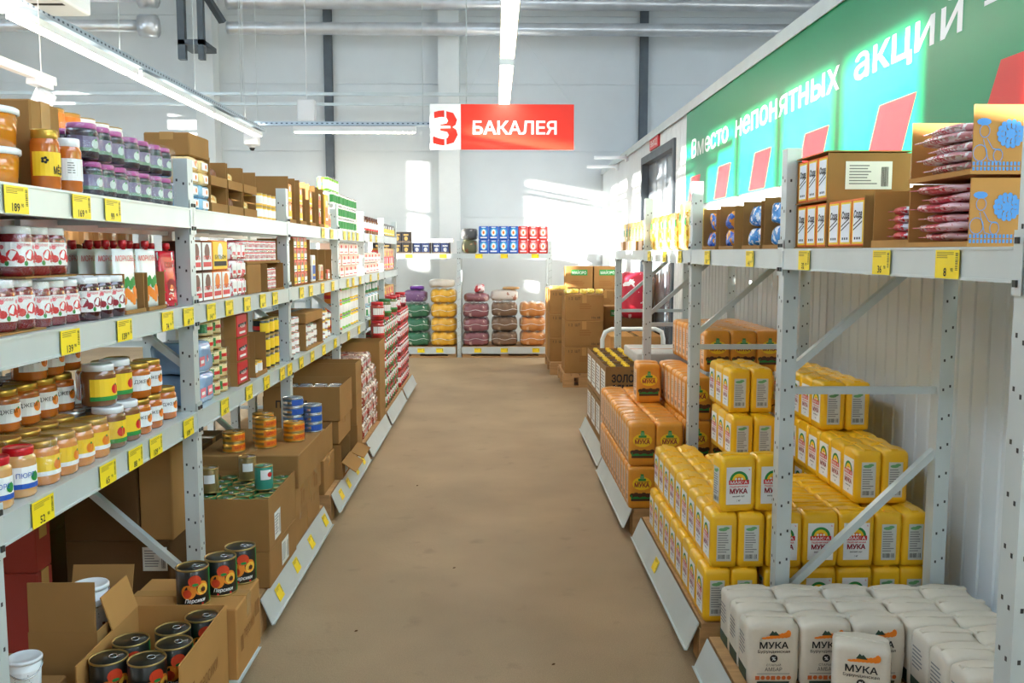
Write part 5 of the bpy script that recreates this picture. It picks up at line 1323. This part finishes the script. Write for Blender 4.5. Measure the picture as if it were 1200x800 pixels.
for i in range(4):
    for j in range(4): STN.place((-1.12+(i-1.5)*.09, 5.42+(j-1.5)*.09, ZP+.4665), 'silver tin in the open carton, %s row from near, %s from aisle' % (od(j), od(3-i)))
for k in range(3):
    open_carton(.4, .24, .2, CARD, name='open_carton').place((-1.1, 5.93, ZP+.202*k), 'narrow open carton at the far end of third pallet, %s' % tier(k, 3))
WPK = multi('white_red_pack', [(206, 186, 160), (150, 64, 52), (216, 204, 188), (160, 120, 80)], 22, .25, .4); GPK = multi('green_white_pack', [(200, 200, 180), (96, 120, 70), (214, 208, 196), (150, 60, 50)], 22, .25, .4); RPK = multi('red_pack', [(120, 44, 42), (170, 120, 110), (90, 30, 34)], 22, .25, .4)
def stackpack(mt, name, x, y, z, dx, dy, dz, n, desc):
    t = T(name, 'pack'); t.part('body', pillow(dx, dy, dz, mt, 12, 5, .006, 18, int(y*10))); b = MB()
    for e in range(3): b.rect(-dy*.36+dy*.27*e, -dy*.16+dy*.27*e, -dz*.3, dz*.25, WHITEPR); b.disc(-dy*.26+dy*.27*e, 0, dz*.16, RED, None, 8, z=.0005)
    t.part('front_label', pillow_art(b, dx, dy, dz, 12, '+x'))
    for k in range(n): t.place((x+jit(.008), y, z+(dz+.0015)*k), desc+', %s from the floor' % od(k))
for q in range(3): stackpack(WPK, 'wrapped_pack', -1.09, 6.36+.265*q, ZP, .34, .25, .115, 5-q//2, 'white and red wrapped pack, fourth pallet, %s column' % od(q))
open_carton(.5, .34, .62, CARD).place((-1.15, 7.185, ZP), 'tall upright open carton on the fourth pallet')
LJ = [jar('pickle_jar', 'jar', .058, .15, c, l, art_band(WHITEPR, st, None, None, d, .2, .66, 1.5), True) for c, l, st, d in ((PICKLE, LIDR, GREEN, RED), (PICKLE, mat('green_lid', (40, 110, 60), .3), GREEN, GREEN), (TOMJ, LIDR, RED, RED), (REDJAM, LIDR, MAROON, RED))]
LN = ('red-lidded pickle jar', 'green-lidded pickle jar', 'tomato jar', 'dark red relish jar')
for pal, y0, n, seq in (('fifth', 7.5, 9, (0, 1, 2, 1, 3)), ('farthest', 8.82, 7, (2, 3, 3, 2))):
    for q in range(n):
        for k in range(5 if (q*5) % 4 else 6):
            for rw in range(2 if k == 3 else 1):
                z_ = seq[(q+k//2) % len(seq)]
                LJ[z_].place((-.975-.125*rw, y0+.125*q+jit(.003), ZP+.1515*k), '%s on the %s pallet, %s stack, %s from floor, %s row' % (LN[z_], pal, od(q), od(k), ('front', 'rear')[rw]), rz=jf)
    carton(.1, .125*n, .45, CARD3, tape=False, name='cardboard_insert').place((-1.095, y0+.125*(n-1)/2, ZP), 'long cardboard core behind the jars of the %s pallet' % pal)
PSB = T('bottle', 'bottle'); m = MB(); m.lathe([(.04, 0), (.045, .01), (.045, .2), (.018, .26), (.018, .3)], glass('green_bottle', (90, 140, 40)), 14); m.lathe([(.02, .29), (.02, .32), (.015, .322)], LIDR, 10); PSB.part('body', m)
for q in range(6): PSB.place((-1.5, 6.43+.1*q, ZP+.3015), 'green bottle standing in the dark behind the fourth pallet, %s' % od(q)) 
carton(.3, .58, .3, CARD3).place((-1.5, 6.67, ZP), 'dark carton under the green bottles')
# ------------------------------------------------------------------ farther bays of the left rack
def fill(y0, y1, z, h, dy, n, mk, desc, x=-1.14):
    """a row of like goods along a shelf, n tiers high"""
    c = int((y1-y0)/dy); s = (y1-y0)/c
    for q in range(c):
        for k in range(n):
            mk[(q+k) % len(mk)].place((x+jit(.004), y0+s*(q+.5), z+(h+.0008)*k), desc % (tier(k, n) or 'single', od(q)), rz=jf+.3)
def mini(name, cat, dx, dy, dz, body, c1, c2):
    t = T(name, cat); b = MB(); b.rbox(-dx/2, dx/2, -dy/2, dy/2, 0, dz, body, .004, 1)
    for M, w_ in ((face_xp(dx/2, 0, dz/2), dy), (face_front(-dy/2, 0, dz/2), dx)): b.rect(-w_*.42, w_*.42, -dz*.4, dz*.12, c1, M); b.disc(0, dz*.24, min(w_, dz)*.16, c2, M, 9, z=.0005); b.rect(-w_*.3, w_*.3, -dz*.28, -dz*.2, c2, M, .0005)
    t.part('body', b); return t
def cyl(name, cat, r, h, body, art, metal=GLINT): return can(name, cat, r, h, body, art, metal, True)
M1 = mini('coffee_box', 'box', .09, .1, .1, mat('box_orange', (232, 150, 60), .4), YEL, WHITEPR); M2 = mini('tea_box', 'box', .09, .1, .1, mat('box_cream', (234, 222, 190), .4), ORANGE, RED)
M3 = mini('sweetcorn_box', 'box', .1, .12, .21, mat('box_yellow', (244, 196, 40), .4), ORANGE, WHITEPR)
# third bay
for q in range(4): open_carton(.2, .16, .24, CARD, h={'+x': .02}, name='display_carton').place((-1.17, 4.86+.27*q, ZT), 'tall display carton on the third bay top shelf, %s along' % od(q))
for q in range(4):
    for k in range(2): (M1 if q != 3 else M2).place((-1.13, 4.86+.27*q, ZT+.005+.1005*k), 'orange box in a display carton, third bay, %s, %s one' % (od(q), tier(k, 2)))
M3.place((-1.12, 5.83, ZT), 'yellow box on the third bay top shelf'); M2.place((-1.12, 5.95, ZT), 'cream box before the fourth post, top shelf')
carton(.25, 1.2, .2, CARD).place((-1.48, 5.35, ZT), 'long brown carton at the back of the third bay top')
for q in range(8): WCAN.place((-1.42, 5.45+.09*q, ZT+.2015), 'pale milk can on the third bay back carton, %s along' % od(q), rz=jf)
RWB = mini('sauce_pack', 'box', .09, .085, .065, mat('box_coral', (226, 96, 70), .4), WHITEPR, GREEN); RGB = mini('sauce_pack', 'box', .09, .085, .065, mat('box_coral2', (230, 120, 84), .4), YEL, GREEN)
open_carton(.2, .42, .255, CARD, h={'+x': .004}, name='open_carton').place((-1.17, 5.09, ZM), 'brown open carton of coral sauce packs, third bay')
for q in range(4):
    for k in range(4 if q else 4): (RWB if (q+k) % 2 else RGB).place((-1.13, 4.955+.09*q, ZM+.0045+.0655*k), 'coral sauce pack in the third bay carton, %s row, %s along' % (tier(k, 4), od(q)))
M4 = mini('blue_yellow_box', 'box', .09, .1, .16, WHITEPR, BLUE, YEL)
for q in range(3):
    open_carton(.18, .22, .2, CARD, h={'+x': .01}, name='open_carton').place((-1.17, 5.46+.24*q, ZM), 'brown open carton on the third bay middle shelf, %s along' % od(q)); (M4, M2, RWB)[q].place((-1.13, 5.46+.24*q, ZM+.0045), ('white and blue box in its brown carton', 'cream box in its brown carton', 'coral pack alone in its brown carton')[q]+', third bay')
fill(4.82, 5.1, ZC, .04, .086, 5, [BT], 'red and blue fish tin, third bay, %s row, %s along')
open_carton(.2, .5, .15, CARD, h={'+x': .01}, name='open_carton').place((-1.17, 5.39, ZC), 'brown carton of fish tins on the third bay lower shelf')
fill(5.16, 5.62, ZC+.0045, .04, .09, 3, [BT, GTIN], 'fish tin inside the brown carton, third bay, %s row, %s along')
carton(.25, .5, .06, CARD).place((-1.2, 5.4, ZC+.152), 'flat brown carton on the fish tin carton')
fill(5.68, 6.1, ZC, .06, .086, 3, [LTIN, BT], 'small tin near the fourth post, third bay lower shelf, %s row, %s along')
# fourth bay
PAS = cyl('tomato_paste_can', 'can', .042, .09, mat('can_pale', (236, 226, 210), .35), tin_art(RED, WHITEPR)); PAG = cyl('condensed_milk_can', 'can', .04, .085, mat('can_white', (238, 238, 232), .35), tin_art(GREEN, WHITEPR)); LIM = cyl('pea_can', 'can', .042, .1, mat('can_lime', (130, 200, 50), .35), tin_art(WHITEPR, GREEN))
fill(6.23, 7.3, ZT, .085, .088, 3, [PAG], 'white condensed milk can, fourth bay top shelf, %s row, %s along')
for q in range(5): LIM.place((-1.2+.03, 6.27+.09*q, ZT+.258), 'lime green can on the condensed milk cans, %s along' % od(q), rz=jf)
BPK = mini('baby_food_box', 'box', .09, .1, .08, mat('box_peach', (240, 200, 180), .4), WHITEPR, RED)
fill(6.23, 7.3, ZM, .08, .105, 3, [BPK, PAS], 'pink and white pack, fourth bay middle shelf, %s row, %s along')
for q in range(3):
    YJ = cyl('juice_can', 'can', .042, .1, (ORANGE, LIM.parts[0][1].materials[0], YEL)[q], tin_art(WHITEPR, (RED, ORANGE, GREEN)[q]))
    fill(6.23+.37*q, 6.58+.37*q, ZC, .1, .088, 3, [YJ], '%s juice can, fourth bay lower shelf, %%s row, %%s along' % ('orange', 'lime', 'yellow')[q])
# fifth bay
BRJ = jar('bean_jar', 'jar', .055, .15, BROWNJ, mat('brown_lid', (90, 50, 40), .4), art_band(WHITEPR, RED), True)
fill(7.45, 8.6, ZT, .15, .16, 1, [BRJ], 'brown jar, fifth bay top shelf, %s row, %s along')
fill(7.44, 8.62, ZM, .09, .1, 2, [PAS, BPK], 'red and white can, fifth bay middle shelf, %s row, %s along')
CYC = cyl('milk_can', 'can', .045, .1, mat('can_sky', (170, 206, 220), .35), tin_art(WHITEPR, CYAN)); fill(7.44, 8.62, ZC, .1, .1, 2, [CYC, PAG], 'pale blue can, fifth bay lower shelf, %s row, %s along')
fill(7.46, 8.6, ZC+.2025, .1, .17, 1, [GCAN], 'green can on the pale blue cans, fifth bay, %s tier, %s along')
# sixth bay
DKB = mini('coffee_box', 'box', .1, .12, .12, mat('box_black', (36, 32, 32), .4), YEL, WHITEPR)
fill(8.75, 9.75, ZT, .08, .12, 1, [DKB], 'dark coffee box, sixth bay top shelf, %s row, %s along')
RST = mini('red_stick_pack', 'box', .09, .09, .2, mat('box_red', (196, 60, 50), .4), WHITEPR, YEL); GDS = mini('golden_pack', 'box', .09, .1, .22, mat('box_gold', (200, 150, 60), .35), RED, YEL)
fill(8.75, 9.75, ZM, .2, .1, 1, [RST, GDS], 'tall red pack, sixth bay middle shelf, %s row, %s along')
fill(8.75, 9.75, ZC, .22, .11, 1, [GDS, RST], 'tall golden pack, sixth bay lower shelf, %s row, %s along')
# ------------------------------------------------------------------ end of the aisle
pallet(-1.68, -.54, EY-.02, EY+.75, False, 'pallet at the aisle end under the left bales', 1); pallet(-.46, .73, EY-.02, EY+.75, False, 'pallet at the aisle end under the right bales', 1)
for x0, x1, lb in ((-1.68, -.55, 'left'), (-.46, .73, 'right')):
    m = MB(); m.box(x0, x1, EY-.05, EY-.046, .055, .15, GALV); m.box(x0, x1, EY-.046, EY-.022, .146, .15, GALV); tag(m.obj('price_rail'), 'grey price rail on the %s pallet at the aisle end' % lb, 'rail')
def bale(mt, lab, n=4, dx=.4, seed=0, dz=.2):
    t = T('bale', 'bale of bags'); b = pillow(dx, .5, dz, mt, 5, 14, .008, 9, seed); out = []
    for x, y, z in b.v:
        g = abs(math.sin(PI*(x/dx+.5)*n))**.35; e = 1-g
        y *= 1-.10*e; z = z-.035*e*(z/dz) if z > dz*.5 else z+.012*e
        out.append((x, y, max(0, z)))
    b.v = out; t.part('body', b)
    m = MB(); m.tube([(-dx*.5+dx*i/10, -.262+.012*abs(i-5)/5, dz*.5+.012*math.sin(i+seed)) for i in range(11)], .003, WHITEPR, 5); t.part('string', m, 'white string tied round'); return t
YB_ = multi('bale_yellow', [(244, 206, 120), (232, 174, 44), (246, 214, 130)], 9, .3, .5); TB_ = multi('bale_tan', [(230, 190, 150), (206, 136, 72), (226, 180, 130)], 9, .3, .5); PB_ = multi('bale_pink', [(200, 170, 160), (142, 88, 94), (190, 150, 140)], 9, .3, .5); BB_ = multi('bale_brown', [(170, 146, 122), (122, 96, 74), (150, 124, 100)], 9, .3, .5); GB_ = multi('bale_green', [(206, 214, 196), (58, 116, 84), (196, 206, 180)], 9, .3, .5); VB_ = multi('bale_violet', [(196, 176, 196), (128, 92, 136), (180, 160, 180)], 9, .3, .5)
LP = None
for x, mt, n, nm, dz in ((-1.105, GB_, 3, 'green', .2), (-.725, YB_, 4, 'yellow', .2), (-.27, PB_, 3, 'dusky pink', .2), (.135, BB_, 3, 'grey-brown', .205), (.535, TB_, 3, 'tan', .205), (-1.485, VB_, 3, 'violet', .2)):
    t_ = bale(mt, LP, 3 if nm in ('yellow', 'tan') else 6, .366, int(x*10)+30, dz)
    for k in range(n): t_.place((x+jit(.003), EY+.28, .151+(dz+.001)*k), '%s bale of grain bags at the aisle end, %s from the bottom' % (nm, od(k)), rz=0)
def loose(mt, x, z, dx, dz, label, seed): t = T('grain_bag', 'bag'); t.part('body', pillow(dx, .3, dz, mt, 4, 5, .014, 10, seed)); t.place((x, EY+.25, z), label)
loose(VB_, -1.13, .765, .34, .17, 'violet bale lying on the green ones', 1); loose(mat('purple_bag', (120, 60, 170), .35, coat=.4), -1.1, .937, .2, .06, 'small purple bag on the violet bale', 2)
loose(mat('clear_bag', (216, 206, 190), .3, coat=.5, var=.1), -.75, .97, .36, .12, 'clear wrapped bag on the yellow bales', 3)
loose(PB_, -.26, .765, .36, .13, 'opened pink bale on top of the pink stack', 4); loose(multi('red_white_bag', [(190, 40, 50), (230, 210, 210)], 14), -.22, .897, .14, .12, 'small red and white bag on the pink bale', 5)
loose(multi('bale_pale', [(190, 170, 150), (210, 200, 190), (160, 110, 90)], 9), .13, .78, .38, .16, 'pale bale on top of the grey-brown stack', 6); loose(mat('tan_bag', (196, 150, 90), .5), .23, .942, .24, .035, 'flat tan bag on the pale bale', 7)
ZE = 1.447
BXB = mat('pack_blue', (20, 90, 190), .3, coat=.3); BXR = mat('pack_red', (224, 50, 40), .3, coat=.3)
def epack(body, ring, core, nm):
    t = T(nm, 'pack'); b = MB(); b.rbox(-.068, .068, -.05, .05, 0, .188, body, .012, 2); t.part('body', b)
    b = MB(); M = face_front(-.05, 0, .1); b.disc(0, .005, .05, ring, M, 18, ry=.058); b.disc(0, .0, .032, WHITEPR, M, 14, ry=.046, z=.0005); b.disc(0, .0, .014, core, M, 10, ry=.022, z=.001); b.rect(-.045, .045, -.078, -.06, WHITEPR, M, .0005); b.rect(-.03, .03, .066, .078, WHITEPR, M, .0005); t.part('printing', b); return t
EB = epack(BXB, CYAN, ORANGE, 'blue_pack'); ER = epack(BXR, mat('pack_pink', (244, 150, 140), .4), ORANGE, 'red_pack')
for k in range(2):
    for q in range(4): EB.place((-.155+.1375*q, EY+.08, ZE+.189*k), 'blue pack with white oval, %s row, %s from the left' % (tier(k, 2), od(q)))
    for q in range(3): ER.place((.395+.1375*q, EY+.08, ZE+.189*k), 'red pack with white drop, %s row, %s from the left' % (tier(k, 2), od(q)))
GMP = multi('mixed_grey_pack', [(120, 124, 124), (90, 90, 88), (160, 160, 156)], 12); GMB = multi('mixed_brown_pack', [(150, 90, 60), (110, 110, 80), (190, 150, 110)], 12)
loose(GMB, -.35, ZE, .22, .19, 'brown mixed bag left of the blue packs', 8); loose(GMP, -.35, ZE+.1905, .22, .16, 'grey mixed bag on the brown one beside blue packs', 9)
def dk(c, nm, lb):
    for q in range(3 if c is GOLD else 2): pass
BLK = mat('coffee_black', (22, 20, 22), .35); BLKB = mat('coffee_blue', (24, 34, 60), .35)
def coff(body, c):
    t = T('coffee_pack', 'coffee pack'); b = MB(); b.rbox(-.055, .055, -.05, .05, 0, .14, body, .004, 1); t.part('body', b); b = MB(); M = face_front(-.05, 0, .07); b.rect(-.035, .035, .02, .04, c, M); b.disc(0, -.02, .025, c, M, 10, ry=.03); t.part('printing', b); return t
CG, CBU = coff(BLK, GOLD), coff(BLKB, GLINT)
for q in range(4):
    open_carton(.25, .2, .15, mat('carton_black', (52, 40, 24), .6), h={'-y': .02}, name='display_carton').place((-1.56+.27*q, EY+.12, ZE), 'dark display carton of coffee packs at the aisle end, %s along' % od(q))
    for e in range(2): (CG if q < 2 else CBU).place((-1.62+.27*q+.12*e, EY+.08, ZE+.0045), '%s coffee pack in the %s dark carton, %s' % (('gold-printed', 'silver-printed')[q > 1], od(q), ('left', 'right')[e]))
for q in range(2):
    open_carton(.25, .2, .15, mat('carton_black', (52, 40, 24), .6), h={'-y': .02}, name='display_carton').place((-1.56+.27*q, EY+.12, ZE+.152), 'upper dark display carton of coffee packs, %s along' % od(q))
    for e in range(2): CG.place((-1.62+.27*q+.12*e, EY+.08, ZE+.1565), 'gold-printed coffee pack in the upper carton, %s along, %s' % (od(q), ('left', 'right')[e]))
carton(.55, .2, .05, PAPER, tape=True).place((-.85, EY+.13, ZE+.152), 'flat white carton lying on the coffee cartons')
# ------------------------------------------------------------------ price tags
XL, XR = LX+.0085, RX-.0085; KR = .937
for y, p, lb in ((2.03, '189', 'under the honey tubs'), (2.345, '169', 'under the honey jars'), (2.535, '99', 'under the dark berry packs')): price_tag(p, (XL, y, Z1-.036), FACE_L, 'yellow price tag reading %s on the top beam %s' % (p, lb))
for y, p, lb in ((2.25, '139', 'strawberry jam'), (2.58, '139', 'dark cherry jam'), (2.92, '74', 'white carrot pouches'), (3.12, '69', 'berry pouches')): price_tag(p, (XL, y, Z2-.036), FACE_L, 'yellow price tag reading %s under the %s' % (p, lb))
for y, p, lb in ((2.075, '52', 'baby food jars'), (2.43, '65', 'puree jars'), (2.62, '88', 'white-lidded jam'), (2.78, '109', 'orange jam jars'), (3.08, '109', 'bare end of the lower shelf')): price_tag(p, (XL, y, Z3-.036), FACE_L, 'yellow price tag reading %s under the %s' % (p, lb))
for nm, z, ys_ in (('middle', Z2, (3.37, 3.6, 3.86, 4.12, 4.35)), ('lower', Z3, (3.5, 3.85, 4.15, 4.46, 4.62)), ('middle', Z2, (4.95, 5.2, 5.55, 5.9)), ('lower', Z3, (4.9, 5.2, 5.55, 5.95)), ('lower', Z3, (6.5, 7.0)), ('middle', Z2, (6.5, 6.75, 7.1)), ('top', Z1, (6.4, 6.6, 6.8, 7.0)), ('middle', Z2, (7.7, 8.2)), ('lower', Z3, (7.6, 8.3)), ('top', Z1, (5.6, 5.9)), ('top', Z1, (7.75, 8.1))):
    bay = sum(1 for v in LY if v < ys_[0])-3
    for q, y in enumerate(ys_): price_tag(str(37+int(y*31) % 160), (XL, y, z-.036), FACE_L, 'yellow price tag on the %s bay %s beam of left rack, %s along' % (od(bay-1), nm, od(q)))
for y, p, lb in ((2.03, '8', 'flower-printed cartons'), (2.38, '36', 'half empty carton'), (2.98, '32', 'orange soda boxes')): price_tag(p, (XR, y*KR, ZR-.036), FACE_R, 'yellow price tag reading %s under the %s' % (p, lb))
for q, y in enumerate((3.62, 4.35, 5.0, 5.45, 6.0)): price_tag(str(41+q*17), (XR, y*KR, ZR-.036), FACE_R, 'yellow price tag on the right rack beam, %s past the soda' % od(q))
for q, x in enumerate((-1.19, -.72, -.22, .13, .56)): price_tag('', (x, EY-.0085, 1.446-.034), 0, 'yellow price tag on the beam at the aisle end, %s from left' % od(q), .1, .06)
for q, x in enumerate((-1.03, -.77, -.24, .13, .57)): price_tag('', (x, EY-.0515, .103), 0, 'yellow price tag on the pallet rail at aisle end, %s' % od(q), .1, .06)
RT_ = math.atan2(.048, .1)
for q, (y, pl) in enumerate(((3.56, 'second'), (3.88, 'second'), (4.2, 'second'), (4.55, 'second'), (5.05, 'third'), (5.3, 'third'), (5.62, 'third'), (5.9, 'third'), (2.55, 'nearest'))):
    price_tag('', (-.8735, y, .1), FACE_L, 'yellow price tag on the rail of the %s left pallet, %s along' % (pl, od(q)), .08, .055, tilt=(-.42, 0))
price_tag('', (.7035, 3.85, .1), FACE_R, 'yellow price tag on the sloping rail below the yellow flour', .08, .055, tilt=(-.42, 0))
# ------------------------------------------------------------------ small litter on the floor
for q, (x, y) in enumerate(((-.55, 3.4), (-.2, 4.1), (.2, 3.1), (-.5, 5.6))):
    m = MB(); m.add([(0, 0, .0), (.012, .002, .001), (.014, .01, .003), (.002, .008, .001), (.006, .005, .005)], [(0, 1, 4), (1, 2, 4), (2, 3, 4), (3, 0, 4), (3, 2, 1, 0)], CARD3); tag(m.obj('paper_scrap', None, (x, y, .0005)), 'tiny brown scrap on the concrete aisle floor, %s from near' % od(q), 'scrap')

# added sun-blocking cartons on the left rack beside and behind the viewpoint
SUNBLOCK = carton(.42, .46, .3, CARD); SUNBLOCK2 = carton(.42, .46, .22, CARD2)
for z, t_, nm in ((ZT, SUNBLOCK, 'top'), (ZM, SUNBLOCK2, 'middle'), (ZC, SUNBLOCK, 'lower'), (.001, SUNBLOCK, 'floor'), (.302, SUNBLOCK, 'upper floor')):
    for q, y in enumerate((-2.24, -1.77, -1.3, -.78, -.31, .16, .68, 1.15, 1.62)):
        if y > 1.5 and z < ZC: continue
        t_.place((-1.33, y, z), 'added sun-blocking carton beside the viewpoint, %s row of the left rack, %s along' % (nm, od(q)))

# unseen tall cartons added on the next aisle's rack to block the sun
TALLBLOCK = carton(.4, .44, .36, CARD); TALLBLOCK2 = carton(.4, .44, .5, CARD2)
for q, y in enumerate((-2.24, -1.77, -1.3, -.78, -.31, .16, .68, 1.15, 1.62, 2.14, 2.61, 2.98)):
    if q == 11: continue
    TALLBLOCK2.place((-2.08, y, Z2+.001), 'added tall sun-blocking carton on the next aisle rack beside the viewpoint, lower, %s along' % od(q))
    TALLBLOCK2.place((-2.08, y, Z2+.502), 'added tall sun-blocking carton on the next aisle rack beside the viewpoint, upper, %s along' % od(q))
